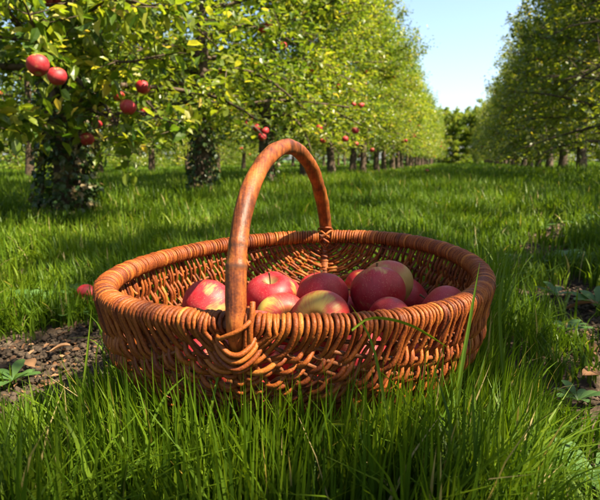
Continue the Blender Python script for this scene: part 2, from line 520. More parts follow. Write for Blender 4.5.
# --- ground: one sheet, fine near the camera and out to the horizon
def make_ground():
    def axis(lo, hi, fine, step):
        a = list(np.arange(fine[0], fine[1], step))
        s = step; v = fine[1]
        while v < hi: a.append(v); s *= 1.18; v += s
        s = step; v = fine[0] - step; b = []
        while v > lo: b.append(v); s *= 1.18; v -= s
        return np.array(b[::-1] + a + [])
    xs = axis(-900, 900, (-2.2, 2.4), .035); ys = axis(-900, 1500, (.1, 4), .035)
    X, Y = np.meshgrid(xs, ys, indexing='ij')
    Z = hgt(X, Y) - .0 * X
    far = np.clip((np.hypot(X, Y) - 25) / 40, 0, 1)
    Z = Z * (1 - far)
    sb = bare(X, Y)
    Z = Z - sb * .012 * (np.hypot(X, Y) < 6) + sb * (vnoise(X * 40, Y * 40) - .5) * .012
    V = np.stack([X, Y, Z], -1).reshape(-1, 3)
    ny = len(ys)
    i, j = np.meshgrid(np.arange(len(xs) - 1), np.arange(ny - 1), indexing='ij')
    Q = np.stack([i * ny + j, (i + 1) * ny + j, (i + 1) * ny + j + 1, i * ny + j + 1], -1).reshape(-1, 4)
    turf = np.clip((np.hypot(X, Y) - 2.5) / 5, 0, 1) * (1 - sb)
    me = mesh('ground', V, [Q], M_ground, True, attrs={'turf': turf.ravel()})
    tag(obj('ground', me), kind='structure')
make_ground()

# ------------------------------------------------------------------ sun gaps kept open in the right-hand row
# (points lit by the sun in the photograph, radius of the opening in the crown towards the sun)
GAPS = [((.9, 4.0, .1), .3), ((1.5, 5.4, .1), .35), ((.3, 3.8, .1), .2), ((1.9, 6.0, .1), .3), ((1.2, 3.2, .1), .25), ((.15, 1.4, .05), .09), ((.55, 2.7, .1), .2),
        ((.10, .50, .05), .04), ((.35, .6, .08), .06), ((.45, .9, .05), .07), ((.3, 1.2, .05), .08),
        ((.0, 1.05, .05), .06), ((.7, 1.8, .05), .12), ((.25, 2.3, .05), .15), ((-.3, 1.7, .05), .12), ((.8, 2.9, .1), .2), ((.5, .6, .05), .05),
        ((-.16, .60, .18), .13), ((-.19, .72, .12), .11), ((-.12, .80, .15), .08), ((-.20, .60, .10), .06),
        ((-.049, .43, .265), .035), ((-.04, .476, .305), .014), ((.037, .88, .256), .018), ((-.05, .415, .205), .02),
        ((-.02, .80, .09), .05),
        ((-.20, .42, .06), .05), ((-.33, .5, .05), .07), ((-.10, .40, .05), .03), ((-.45, .62, .04), .06),
        ((.22, .43, .05), .035), ((.30, .45, .06), .05), ((.18, .40, .04), .03),
        ((.53, .75, .02), .06), ((.62, 1.0, .02), .05), ((.75, 1.35, .05), .09), ((-.7, 1.3, .04), .10), ((-.9, 1.6, .04), .08),
        ((-.11, 1.35, .05), .13), ((-.05, 1.8, .06), .16), ((.35, 1.5, .05), .06), ((.5, 2.1, .05), .14),
        ((.95, 2.3, .1), .22), ((1.25, 2.7, .1), .28), ((1.3, 3.4, .1), .3), ((.6, 3.4, .1), .25), ((.2, 2.9, .1), .2),
        ((1.5, 4.3, .1), .3), ((1.0, 4.8, .1), .3), ((-.6, 2.3, .1), .2)]
GP = np.array([g[0] for g in GAPS]); GR = np.array([g[1] for g in GAPS])

def in_gap(P, wob=None):
    P = np.asarray(P)
    keep = np.zeros(len(P), bool)
    for p, r in zip(GP, GR):
        d = P - p
        t = d @ SUN
        q = np.linalg.norm(d - t[:, None] * SUN, axis=1)
        keep |= q < (r if wob is None else r * wob + .05)
    return keep

# ------------------------------------------------------------------ leaves
def leaf_verts(fine):
    if fine:
        V = np.array([[0, 0, 0], [-.26, .28, .07], [-.20, .68, .07], [0, 1, -.06], [.20, .68, .07], [.26, .28, .07], [0, .3, 0], [0, .68, -.01]])
        T = [[0, 6, 1], [0, 5, 6], [2, 7, 3], [7, 4, 3]]
        Q = [[1, 6, 7, 2], [6, 5, 4, 7]]
    else:
        V = np.array([[0, 0, 0], [-.27, .48, .06], [0, 1, -.04], [.27, .48, .06], [0, .5, -.02]])
        T = [[0, 4, 1], [0, 3, 4], [1, 4, 2], [4, 3, 2]]
        Q = None
    return V, np.array(T), (None if Q is None else np.array(Q))


def place_leaves(P, D, size, fine, r):
    """P (n,3) positions, D (n,3) pointing directions"""
    n = len(P)
    LV, T, Q = leaf_verts(fine)
    Y = D / (np.linalg.norm(D, axis=1)[:, None] + 1e-9)
    up = r.normal(0, .45, (n, 3)) + np.array([0, 0, 1.0])
    X = np.cross(Y, up); X /= np.linalg.norm(X, axis=1)[:, None] + 1e-9
    Z = np.cross(X, Y)
    s = size[:, None, None]
    curl = r.uniform(.3, 2.2, n)[:, None, None]
    V = P[:, None] + s * (LV[None, :, 0:1] * X[:, None] + LV[None, :, 1:2] * Y[:, None] + curl * LV[None, :, 2:3] * Z[:, None])
    k = len(LV)
    off = (np.arange(n) * k)[:, None, None]
    faces = [(T[None] + off).reshape(-1, 3)]
    if Q is not None: faces.append((Q[None] + off).reshape(-1, 4))
    return V.reshape(-1, 3), faces, k


def crown_skeleton(r, H=3.3, W=1.0, z0=.45, nb=46, row=True):
    """limbs of a slender orchard tree; returns list of (polyline, radius) and twig points"""
    limbs = []; twigs = []
    # leader
    L = np.array([[0, 0, 0], [.02, .03, .8], [r.normal(0, .05), r.normal(0, .05), 1.7], [r.normal(0, .08), r.normal(0, .08), 2.5], [r.normal(0, .1), r.normal(0, .1), H - .25]])
    lead = spline(L, 30)
    for i in range(nb):
        z = z0 + (H - z0 - .25) * (i + .5) / nb * r.uniform(.97, 1.03)
        f = (z - z0) / (H - z0)
        a = i * 2.4 + r.normal(0, .3)
        reach = W * (1.08 - .50 * f ** 1.5) * r.uniform(.72, 1.12)
        k = int(np.clip(np.searchsorted(lead[:, 2], z), 0, 29))
        p0 = lead[k]
        dx, dy = math.cos(a), math.sin(a)
        rise = r.uniform(.05, .45) + .5 * f
        droop = (-.35 if z0 > .3 else -.6) * (1 - f) * r.uniform(.3, 1.2)
        pts = [p0]
        for t in (.35, .7, 1.0):
            pts.append(p0 + np.array([dx, dy, 0]) * reach * t + np.array([r.normal(0, .05), r.normal(0, .05), rise * reach * t + droop * reach * t * t * 1.6]))
        pl = spline(pts, 10)
        pl[:, 2] = np.maximum(pl[:, 2], .22 if z0 > .3 else .1)
        limbs.append((pl, np.linspace(.020 * (1.15 - f), .004, 10)))
        # twigs off the limb
        for q in range(r.integers(9, 14)):
            t = r.uniform(.18, 1.0)
            b = pl[int(t * 9)]
            d = r.normal(0, 1, 3); d[2] = abs(d[2]) * .8 + .1 - .6 * (f < .25)
            d += np.array([dx, dy, 0]) * .7
            d /= np.linalg.norm(d)
            ln = r.uniform(.12, .34)
            e = b + d * ln
            twigs.append((b, e))
    # upright water shoots at the top
    for q in range(14):
        b = lead[r.integers(20, 30)] + r.normal(0, .12, 3) * np.array([1, 1, .3])
        d = np.array([r.normal(0, .22), r.normal(0, .22), 1]); d /= np.linalg.norm(d)
        twigs.append((b, b + d * r.uniform(.3, .75)))
    return lead, limbs, twigs


def crown_mesh(seed, name, mat, H=3.3, W=1.0, z0=.45, per=15, size=.062, fine=True, nb=46, gap_at=None, jitter=.05, thin=1.0, rot=0.0):
    r = np.random.default_rng(seed)
    lead, limbs, twigs = crown_skeleton(r, H, W, z0, nb)
    P = []; D = []
    for b, e in twigs:
        n = max(3, int(per * r.uniform(.6, 1.3) * (np.linalg.norm(e - b) / .23)))
        t = r.uniform(0.05, 1.05, n)[:, None]
        p = b + (e - b) * t + r.normal(0, jitter, (n, 3))
        d = (e - b)[None] / np.linalg.norm(e - b) * .5 + r.normal(0, 1, (n, 3))
        d[:, 2] = d[:, 2] * .6 - .15
        P.append(p); D.append(d)
    P = np.concatenate(P); D = np.concatenate(D)
    P[:, 2] = np.maximum(P[:, 2], (.05 if z0 < .3 else z0 - .18) + .14 * r.random(len(P)))
    if gap_at is not None:
        c, s = math.cos(rot), math.sin(rot)
        W_ = np.stack([P[:, 0] * c - P[:, 1] * s, P[:, 0] * s + P[:, 1] * c, P[:, 2]], 1) + gap_at
        keep = ~in_gap(W_, r.uniform(.75, 1.1, len(P)))
        P, D = P[keep], D[keep]
    sz = size * r.uniform(.6, 1.25, len(P))
    V, F, k = place_leaves(P, D, sz, fine, r)
    # a clump-wise tone of the foliage plus per-leaf variation
    cl = vnoise(P[:, 0] * 3 + 20 + seed, P[:, 2] * 3 + P[:, 1] * 2)
    rv = np.clip(.15 + .45 * r.random(len(P)) + .45 * (cl - .3) + (r.random(len(P)) > .96) * .4, 0, 1)
    return mesh(name, V, F, mat, False, np.repeat(rv, k)), lead, limbs, twigs


def wood_mesh(name, lead, limbs, twigs, r, base=.075, with_twigs=True):
    """tapered trunk with flare"""
    b = Buf()
    z = lead[:, 2]
    rad = base * (1 - .80 * z / z.max()) + base * .55 * np.exp(-z / .10)
    lead2 = lead.copy(); lead2[0, 2] = -.05
    V, F, al = tube(lead2, rad, 12)
    V = V + (vnoise(V[:, 0] * 30 + 5, V[:, 2] * 14)[:, None] - .5) * .02
    b.add(V, F, 0.0, al)
    tr = b.mesh(name, M_bark)
    b2 = Buf()
    for pl, rd in limbs: add_tube(b2, pl, rd, 5)
    if with_twigs:
        for s, e in twigs:
            m = (s + e) / 2 + r.normal(0, .012, 3)
            add_tube(b2, np.array([s, m, e]), np.array([.004, .003, .0018]), 3)
    return tr, b2.mesh('limbs', M_bark)


# ------------------------------------------------------------------ apples
def apple_mesh(name, mat, seed, seg=48, rings=30):
    r = np.random.default_rng(seed)
    t = np.linspace(0, np.pi, rings)
    lob = r.uniform(0, 6.28); tall = r.uniform(.84, .93)
    th = np.linspace(0, 2 * np.pi, seg, endpoint=False)
    T, A = np.meshgrid(t, th, indexing='ij')
    rad = 1.0 + .045 * np.cos(T) * 1.0
    rr = np.sin(T) * rad
    # shoulders high, base narrower
    z = tall * np.cos(T) * (1 - .06 * np.cos(T))
    z = z - .36 * np.exp(-(rr / .27) ** 2) * (np.cos(T) > 0) + .22 * np.exp(-(rr / .26) ** 2) * (np.cos(T) < 0)
    rr = rr * (1 + .030 * np.cos(5 * A + lob) * np.clip(-np.cos(T), 0, 1) + .022 * np.cos(2 * A + lob * 2) + .015 * np.cos(3 * A + lob))
    z = z + .03 * np.cos(5 * A + lob) * np.clip(-np.cos(T), 0, 1) * np.sin(T) + .03 * np.cos(A + lob) * np.sin(T)
    V = np.stack([rr * np.cos(A), rr * np.sin(A), z], -1)
    V = V.reshape(-1, 3) * .035
    i, j = np.meshgrid(np.arange(rings - 1), np.arange(seg), indexing='ij')
    j2 = (j + 1) % seg
    Q = np.stack([i * seg + j, (i + 1) * seg + j, (i + 1) * seg + j2, i * seg + j2], -1).reshape(-1, 4)
    return mesh(name, V, [Q], mat, True)

def stem_mesh(seed, bend=.25, L=.020):
    r = np.random.default_rng(seed)
    b = Buf()
    a = r.uniform(0, 6.28)
    P = spline(np.array([[0, 0, .017], [0, 0, .024], [math.cos(a) * bend * .012, math.sin(a) * bend * .012, .017 + L]]), 7)
    add_tube(b, P, np.array([.0010, .0009, .0009, .0009, .0010, .0012, .0016]), 6)
    return b.mesh('stem', M_stem)

AP = {'red': [apple_mesh('apple', M_red, s) for s in (1, 2, 3)],
      'mixed': [apple_mesh('apple', M_mixed, s) for s in (4, 5)],
      'green': [apple_mesh('apple', M_green, s) for s in (6, 7)]}
AP_small = apple_mesh('apple', M_red, 9, 12, 9)
AP_small2 = apple_mesh('apple', M_mixed, 10, 12, 9)
ST = [stem_mesh(s) for s in range(3)]

def make_apple(kind, loc, rad, tilt, az, label, group=None, v=0, spin=0.0):
    """top-level apple: flesh mesh with its stem as a child. tilt: lean of the stem axis from vertical towards az"""
    o = obj('apple', AP[kind][v % len(AP[kind])])
    o.location = loc
    s = rad / .035
    o.scale = (s, s, s)
    ax = Vector((-math.sin(az), math.cos(az), 0))
    o.rotation_euler = (Quaternion(ax, tilt) @ Quaternion((0, 0, 1), spin)).to_euler()
    tag(o, label, 'apple', group)
    obj('stem', ST[v % 3], o)
    return o

# ------------------------------------------------------------------ the basket
Fp = np.array([-0.05185, 0.41768]); Bp = np.array([0.04515, 0.92751])
ca, sa_ = math.cos(-.46873), math.sin(-.46873)
EA, EB = .22404, .26338
def to_ell(p):
    d = p - BC
    return np.array([(d[0] * ca + d[1] * sa_) / EA, (-d[0] * sa_ + d[1] * ca) / EB])
def from_ell(q):
    x, y = q[0] * EA, q[1] * EB
    return np.array([x * ca - y * sa_, x * sa_ + y * ca])
qf = to_ell(Fp); qf /= np.linalg.norm(qf)
Vv = -from_ell(qf)                                   # centre -> back pole
Uu = from_ell(np.array([-qf[1], qf[0]]))             # conjugate half-axis
if Uu[0] < 0: Uu = -Uu
DEPTH = .172

def surf(th, ph):
    """basket wall. th 0..pi front pole to back pole, ph 0 left rim .. pi/2 bottom .. pi right rim"""
    th = np.asarray(th, float); ph = np.asarray(ph, float)
    s, c = np.sin(th), np.cos(th)
    ex = 1.20 - .60 * s ** 2
    th = th - .07 * np.sin(2 * th) * np.clip(np.sin(ph), 0, 1)
    s, c = np.sin(th), np.cos(th)
    C = np.sign(np.cos(ph)) * np.abs(np.cos(ph)) ** ex
    S = np.clip(np.sin(ph), 0, 1) ** .88
    C = C * (1 - .040 * np.tanh(C * 3))          # the hoop is a little fuller on its right side
    sd = np.clip(s, 1e-6, 1) ** (.90 - .25 * s)
    low = S * sd
    # ends pull in a little towards the base
    cc = c * (1 - .16 * low ** 2)
    belly = 1 + .035 * np.sin(np.clip(low, 0, 1) * np.pi * .8) - .10 * low ** 3
    x = BC[0] + (-Uu[0] * s * C - Vv[0] * cc) * belly
    y = BC[1] + (-Uu[1] * s * C - Vv[1] * cc) * belly
    z = RIMZ + .004 * np.cos(2 * th + .5) + .003 * np.sin(3 * ph + th * 2) * (1 - low) - DEPTH * low
    return np.stack([x, y, z], -1)

def surf_n(th, ph):
    e = 1e-3
    a = surf(th + e, ph) - surf(th - e, ph)
    b = surf(th, ph + e) - surf(th, ph - e)
    n = np.cross(a, b)
    n /= np.linalg.norm(n, axis=-1, keepdims=True) + 1e-12
    out = surf(th, ph) - np.array([BC[0], BC[1], RIMZ])
    sg = np.sign(np.sum(n * out, -1, keepdims=True)); sg[sg == 0] = 1
    return n * sg

def build_basket():
    root = thing('basket', (BC[0], BC[1], 0), 'round brown wicker basket full of apples standing in the grass', 'basket')
    off = np.array([BC[0], BC[1], 0.0])
    r = np.random.default_rng(11)

    def fin(buf, name, mat, parent=root):
        me = buf.mesh(name, mat)
        co = np.empty(len(me.vertices) * 3, np.float32)
        me.vertices.foreach_get('co', co)
        co = co.reshape(-1, 3) - off.astype(np.float32)
        me.vertices.foreach_set('co', co.ravel()); me.update()
        return obj(name, me, parent)

    # rows by arc length along the rim
    tt = np.linspace(0, np.pi, 2001)
    rimc = {0: surf(tt, 0 * tt), 1: surf(tt, np.pi + 0 * tt)}
    def theta_at(n, side):
        c = rimc[side]; d = np.concatenate([[0], np.cumsum(np.linalg.norm(np.diff(c, axis=0), axis=1))])
        return d
    dl, dr = theta_at(0, 0), theta_at(0, 1)
    davg = (dl + dr) / 2
    total = davg[-1]
    pitch = .0046
    s0 = .013
    nrow = int((total - 2 * s0) / pitch)
    rows = np.interp(np.linspace(s0, total - s0, nrow), davg, tt)

    RR = .0084
    # rim hoop (hidden core)
    hb = Buf()
    ta = np.linspace(0, 2 * np.pi, 240)
    loop = np.where((ta <= np.pi)[:, None], surf(ta, 0 * ta), surf(2 * np.pi - ta, 0 * ta + np.pi))
    add_tube(hb, loop, RR * .85, 10, .3)
    hoop = fin(hb, 'rim', M_rib)

    def rim_frame(th, side):
        ph = 0.0 if side == 0 else np.pi
        p = surf(th, ph)
        t = surf(th + .002, ph) - surf(th - .002, ph); t /= np.linalg.norm(t)
        out = np.array([p[0] - BC[0], p[1] - BC[1], 0]); out -= t * (out @ t); out /= np.linalg.norm(out)
        return p, t, out

    wr = Buf(); body = Buf()
    up = np.array([0, 0, 1.0])

    def wrap_pts(th, side, a0, a1, n, rw, shift, lean):
        """arc around the rim: angle 0 = outside, 90 = top, 180 = inside, 270 = below"""
        p, t, out = rim_frame(th, side)
        a = np.linspace(a0, a1, n)
        f = (a - a0) / (a1 - a0)
        return p + rw * (np.cos(a)[:, None] * out * 1.12 + np.sin(a)[:, None] * up * 1.0) + t * (shift + lean * (f - .5))[:, None]

    def nribs(th):
        s = min(th, np.pi - th)
        return 6 if s < .22 else (12 if s < .65 else 22)

    for j, th in enumerate(rows):
        K = nribs(th)
        girth = np.linalg.norm(np.diff(surf(np.full(60, th), np.linspace(0, np.pi, 60)), axis=0), axis=1).sum()
        amp = min(.0036, girth / K * .24)
        npt = max(60, K * 7)
        e = .10 if min(th, np.pi - th) > .35 else .05
        ph = np.linspace(0, np.pi, npt)
        thj = th + r.normal(0, .003) + .006 * np.sin(ph * r.uniform(1, 4) + r.uniform(0, 6))
        P = surf(thj, ph); Nn = surf_n(np.clip(thj, .01, 3.13), np.clip(ph, .01, 3.13))
        wob = r.normal(0, .0006)
        cr = .00205 * r.uniform(.84, 1.16)
        Pb = P + Nn * ((amp + .0006) * np.cos(K * ph + j * np.pi) + wob)[:, None]
        # sideways waviness: rods squeeze between their neighbours at the ribs
        T = np.gradient(surf(np.full(npt, th + .01), ph) - surf(np.full(npt, th), ph), axis=0)
        lat_ = surf(thj + .01, ph) - P; lat_ /= np.linalg.norm(lat_, axis=1)[:, None] + 1e-9
        Pb = Pb + lat_ * (.0013 * np.sin(K * ph * .5 + j * 1.7))[:, None]
        # trim rim zone
        dL = np.linalg.norm(P - P[0], axis=1); dR = np.linalg.norm(P - P[-1], axis=1)
        m = (dL > .017) & (dR > .017)
        if m.sum() < 6: m = (ph > .5) & (ph < np.pi - .5)
        mid = Pb[m]
        shl, shr = r.normal(0, .0004, 2)
        leanL, leanR = r.normal(.0015, .0008, 2)
        wL = wrap_pts(th, 0, R(235), R(-12), 14, RR + cr, shl, leanL)
        wR = wrap_pts(th, 1, R(-12), R(235), 14, RR + cr, shr, leanR)
        path = np.vstack([wL, mid[::1], wR])
        # smooth the joints
        for _ in range(3):
            q = path.copy(); q[1:-1] = (path[:-2] + 2 * path[1:-1] + path[2:]) / 4
            k0, k1 = 11, len(path) - 12
            path[k0:k0 + 7] = q[k0:k0 + 7]; path[k1 - 6:k1 + 1] = q[k1 - 6:k1 + 1]
        tone = np.clip(r.normal(.5, .2), 0, 1)
        pp = np.arange(len(path)); ra = cr * (1 + .08 * np.sin(np.linspace(0, 9, len(path)) + j)) * (1 + .04 * np.clip((np.minimum(pp, len(path) - 1 - pp) - 12) / 8, 0, 1))
        add_tube(body, path, ra, 8, tone)
        # second wrap of the same row, then its tail tucks in behind the weave
        if j < nrow - 1 and r.random() < .10:
            th2 = (th + rows[j + 1]) / 2
            for side in (0, 1):
                cr2 = .0019 * r.uniform(.8, 1.14)
                w = wrap_pts(th2, side, R(228), R(-20), 15, RR + cr2, r.normal(0, .0004), r.normal(.0015, .001) )
                p, t, out = rim_frame(th2, side)
                dph = np.array([.018, .026, .034]) / (girth / np.pi)
                php = dph if side == 0 else np.pi - dph
                tail = surf(np.full(3, th2 + r.normal(0, .004)), php)
                tn = surf_n(np.full(3, th2), np.clip(php, .02, 3.12))
                tail = tail + tn * np.array([.0055, .001, -.006])[:, None]
                w = np.vstack([w, tail])
                w = spline(w, 34)
                add_tube(body, w, cr2, 8, np.clip(tone + r.normal(0, .15), 0, 1))
    wv = fin(body, 'woven_body', M_willow)

    # ribs: from pole to pole, each a rod of its own
    K = 22
    for k in range(1, K):
        ph = np.pi * k / K
        lim = .12 if k % 22 == 11 else (.30 if k % 2 else .10)
        th = np.linspace(lim, np.pi - lim, 70)
        P = surf(th, np.full(70, ph))
        b = Buf(); add_tube(b, P, .0024 * np.sin(np.linspace(.5, np.pi - .5, 70)) ** .3, 7, r.uniform(.2, .7))
        fin(b, 'rib', M_rib)

    # handle
    HP = np.array([[-.0480, .4420, .130], [-.0505, .4270, .152], [-.0520, .4150, .170], [-.0522, .4090, .1850], [-.0522, .4100, .1977], [-.0523, .4125, .2151], [-.0517, .4170, .2352],
                   [-.0504, .4251, .2550], [-.0481, .4374, .2744], [-.0445, .4561, .2926], [-.0388, .4861, .3101], [-.0317, .5235, .3231],
                   [-.0217, .5759, .3325], [-.0108, .6336, .3355], [.0013, .6971, .3293], [.0162, .7753, .3101], [.0290, .8425, .2806],
                   [.0398, .8992, .2436], [.0450, .9300, .2095], [.0470, .9400, .1836], [.0455, .9330, .15], [.0430, .9180, .11]])
    P = spline(HP, 420)
    d = np.concatenate([[0], np.cumsum(np.linalg.norm(np.diff(P, axis=0), axis=1))])
    zc = .195                                     # along = 0 at the front rim crossing
    k0 = np.argmin(np.abs(P[:190, 2] - zc)); al = d - d[k0]
    f = np.clip(al / al.max(), 0, 1)
    rad = np.interp(al, [-.1, -.04, 0, .038, .041, .046, .057, .060, .065, .16, .3, .5, .62, .70], [.0066, .0075, .0084, .0087, .0093, .0081, .0081, .0086, .0080, .0083, .0089, .0104, .0112, .0090])
    sides = 32
    V, F, a2 = tube(P, rad, sides)
    aa = np.concatenate([np.repeat(al, sides), [al[0], al[-1]]])
    ang = np.concatenate([np.tile(np.linspace(0, 2 * np.pi, sides, endpoint=False), len(P)), [0, 0]])
    cc = np.vstack([np.repeat(P, sides, axis=0), P[:1], P[-1:]])
    V = cc + (V - cc) * (1 + .03 * np.sin(aa * 60 + 2 * ang) + .03 * np.sin(aa * 25 + ang) + .06 * (vnoise(aa * 70 + 3, ang * 1.9) - .5) + .03 * (vnoise(aa * 260, ang * 3.8 + 9) - .5))[:, None]
    hb = Buf(); hb.add(V, F, .5, aa)
    h = fin(hb, 'handle', M_handle)

    # lashings over the crossing of handle and rim, front and back
    def lash(rods, name):
        b = Buf()
        for P, rd, tone in rods:
            q = spline(np.array(P), 26)
            add_tube(b, q, rd, 8, tone)
        return fin(b, name, M_willow)
    y0 = .4175
    front = [
        # diagonal from lower left over the handle to upper right
        ([(-.068, .415, .180), (-.066, .4035, .1775), (-.058, .3985, .1815), (-.049, .3975, .186), (-.041, .4010, .1915), (-.0385, .412, .195), (-.038, .424, .190)], .0020, .75),
        # upright loop right of the handle, its end sticking up
        ([(-.0385, .4085, .2065), (-.0385, .4050, .2000), (-.0400, .4030, .190), (-.0405, .4035, .178), (-.0420, .4070, .168)], .0024, .62),
        ([(-.0425, .4150, .2000), (-.0432, .4060, .1950), (-.0440, .4035, .184), (-.0445, .4045, .170)], .0021, .45),
        # arcs under the crossing
        ([(-.0690, .412, .176), (-.0650, .4045, .1715), (-.0570, .4000, .1655), (-.0480, .3990, .1655), (-.0400, .4040, .171), (-.036, .412, .178)], .0023, .5),
        ([(-.0700, .412, .170), (-.0650, .4045, .1645), (-.0570, .4010, .1590), (-.0475, .4005, .1595), (-.0385, .4050, .1660), (-.034, .412, .174)], .0023, .8),
        ([(-.0710, .413, .163), (-.0650, .4055, .1580), (-.0565, .4020, .1525), (-.0475, .4020, .1530), (-.0370, .4060, .1600), (-.031, .413, .169)], .0023, .35),
    ]
    lash(front, 'lashing')
    yb = .9275
    back = [
        ([(.032, .925, .193), (.038, .920, .1945), (.046, .916, .189), (.054, .920, .182), (.059, .926, .176)], .0019, .6),
        ([(.060, .926, .194), (.054, .920, .1955), (.046, .915, .190), (.038, .919, .181), (.033, .925, .175)], .0019, .7),
        ([(.033, .934, .197), (.038, .926, .2010), (.047, .921, .2015), (.055, .926, .200), (.059, .935, .195)], .0018, .5),
        ([(.030, .927, .185), (.037, .920, .1845), (.046, .915, .179), (.055, .920, .173), (.060, .926, .170)], .0019, .4),
    ]
    lash(back, 'lashing')
    return root
build_basket()

# apples lying in the basket -------------------------------------------------
def ray(px, py):
    x = (px - 300) / 520; v = -(py - 250) / 520
    c, s = math.cos(PITCH), math.sin(PITCH)
    return np.array([x, c + v * s, -s + v * c])

BASKET_APPLES = [
    ('red', (-.1180, .6519, .1337), .0350, R(75), R(60), 0, 'large red apple with yellow cheek lying against the left side of the basket'),
    ('red', (-.0391, .6790, .1413), .0345, R(18), R(-95), 1, 'round red apple with green stem hollow just right of the basket handle'),
    ('mixed', (-.0223, .6000, .1340), .0310, R(75), R(-70), 1, 'pale green and pink apple between the red ones just behind the front rim'),
    ('mixed', (-.0455, .5350, .1350), .0270, R(60), R(90), 1, 'small pink striped apple tip peeping over the rim beside the handle foot'),
    ('red', (.0293, .6426, .1496), .0340, R(35), R(100), 2, 'red apple lying behind the red and yellow one in the basket centre'),
    ('mixed', (.0242, .5768, .1385), .0350, R(80), R(250), 0, 'red and yellow striped apple at the front rim in the basket centre'),
    ('red', (.0994, .6438, .1545), .0360, R(30), R(95), 0, 'largest dark red speckled apple at the top of the basket heap'),
    ('green', (.1219, .7097, .1491), .0360, R(40), R(80), 1, 'yellow green blushed apple lying behind the dark red apple'),
    ('red', (.1737, .7962, .1056), .0320, R(60), R(20), 1, 'dull red apple deepest in the basket right of the dark red apple'),
    ('red', (.1037, .5826, .1331), .0310, R(70), R(200), 2, 'bright red apple low against the front rim below the dark red apple'),
    ('red', (.1815, .6372, .1314), .0330, R(60), R(150), 0, 'rosy red apple lying against the right side of the basket'),
]
placed = []
for i, (kd, loc, rad, tilt, az, v, lb) in enumerate(BASKET_APPLES):
    make_apple(kd, loc, rad, tilt, az, lb, 'apples heaped in the basket', v, spin=i * 1.3)
    placed.append((np.array(loc), rad))
# the layers below, seen as red through the weave
def fill_apples():
    r = np.random.default_rng(5)
    n = 0
    for tries in range(6000):
        z = r.uniform(.045, .115)
        a = r.uniform(0, 6.28); q = math.sqrt(r.random())
        lim = 1 - .16 - .28 * (1 - (z - .045) / .12)
        d = Uu * math.cos(a) * q * lim + Vv * math.sin(a) * q * lim
        p = np.array([BC[0] + d[0], BC[1] + d[1], z]); rad = r.uniform(.029, .034)
        if all(np.linalg.norm(p - c) > (rad + s) * .97 for c, s in placed) and n < 26 and p[1] > BC[1] - .15:
            make_apple('red', p, rad, r.uniform(0, 2.5), r.uniform(0, 6.28), 'red apple buried in the lower layers of the basket heap, glimpsed through the weave',
                       'apples under the heap', n, r.uniform(0, 6))
            placed.append((p, rad)); n += 1
fill_apples()

# ------------------------------------------------------------------ trees
def apple_cluster_points(r, lead, limbs, n, outward=None, zmax=2.6):
    pts = []
    while len(pts) < n:
        pl = limbs[r.integers(0, int(len(limbs) * .75))][0]
        p = pl[r.integers(5, 10)] + r.normal(0, .05, 3)
        if p[2] > zmax: continue
        pts.append(p - np.array([0, 0, .05]))
        if r.random() < .35: pts.append(pts[-1] + np.array([r.normal(0, .045), r.normal(0, .045), r.normal(0, .03)]))
    return pts[:n]

class Kind:
    def __init__(self, seed, mat, fine=True, per=15, size=.062, nb=46, H=3.3, W=1.0, z0=.45, napp=18, base=.07, gap_at=None, rot=0.0, twigs=True, jitter=.05):
        r = np.random.default_rng(seed + 100)
        self.crown, lead, limbs, tw = crown_mesh(seed, 'crown', mat, H, W, z0, per, size, fine, nb, gap_at, jitter, rot=rot)
        self.trunk, self.limbs = wood_mesh('trunk', lead, limbs, tw, r, base, twigs)
        self.apples = apple_cluster_points(r, lead, limbs, napp)
        self.limblist = limbs; self.lead = lead

def plant(kind, x, y, rz, sc, label, group, apples=True, name='apple_tree'):
    t = thing(name, (x, y, float(hgt(x, y))), label, 'apple tree', group, rz)
    t.scale = (sc, sc, sc)
    obj('trunk', kind.trunk, t); obj('limbs', kind.limbs, t); obj('crown', kind.crown, t)
    if apples:
        for i, p in enumerate(kind.apples):
            o = obj('apple', AP_small if i % 4 else AP_small2, t)
            o.location = p; s = random.uniform(.85, 1.1); o.scale = (s, s, s)
            o.rotation_euler = (random.uniform(-.5, .5), random.uniform(-.5, .5), random.uniform(0, 6))
    return t

ORD = ['nearest', 'second', 'third', 'fourth', 'fifth', 'sixth', 'seventh', 'eighth', 'ninth', 'tenth', 'eleventh', 'twelfth']

KL = [Kind(s, M_leaf, napp=10, per=38, size=.056, jitter=.07, H=h, W=w, z0=.62) for s, h, w in ((21, 3.4, 1.0), (22, 3.2, 1.05), (23, 3.5, .95))]
KLF = [Kind(s, M_leaf, fine=False, per=15, size=.090, nb=36, z0=.55, jitter=.07, napp=8, twigs=False) for s in (31, 32)]
KR = [Kind(s, M_leaf_right, napp=5, per=27, size=.066, jitter=.07, H=h, W=w, z0=.31) for s, h, w in ((41, 3.5, 1.0), (42, 3.3, 1.05))]
KRF = [Kind(s, M_leaf_right, fine=False, per=15, size=.090, nb=36, z0=.31, jitter=.07, napp=5, twigs=False) for s in (51, 52)]

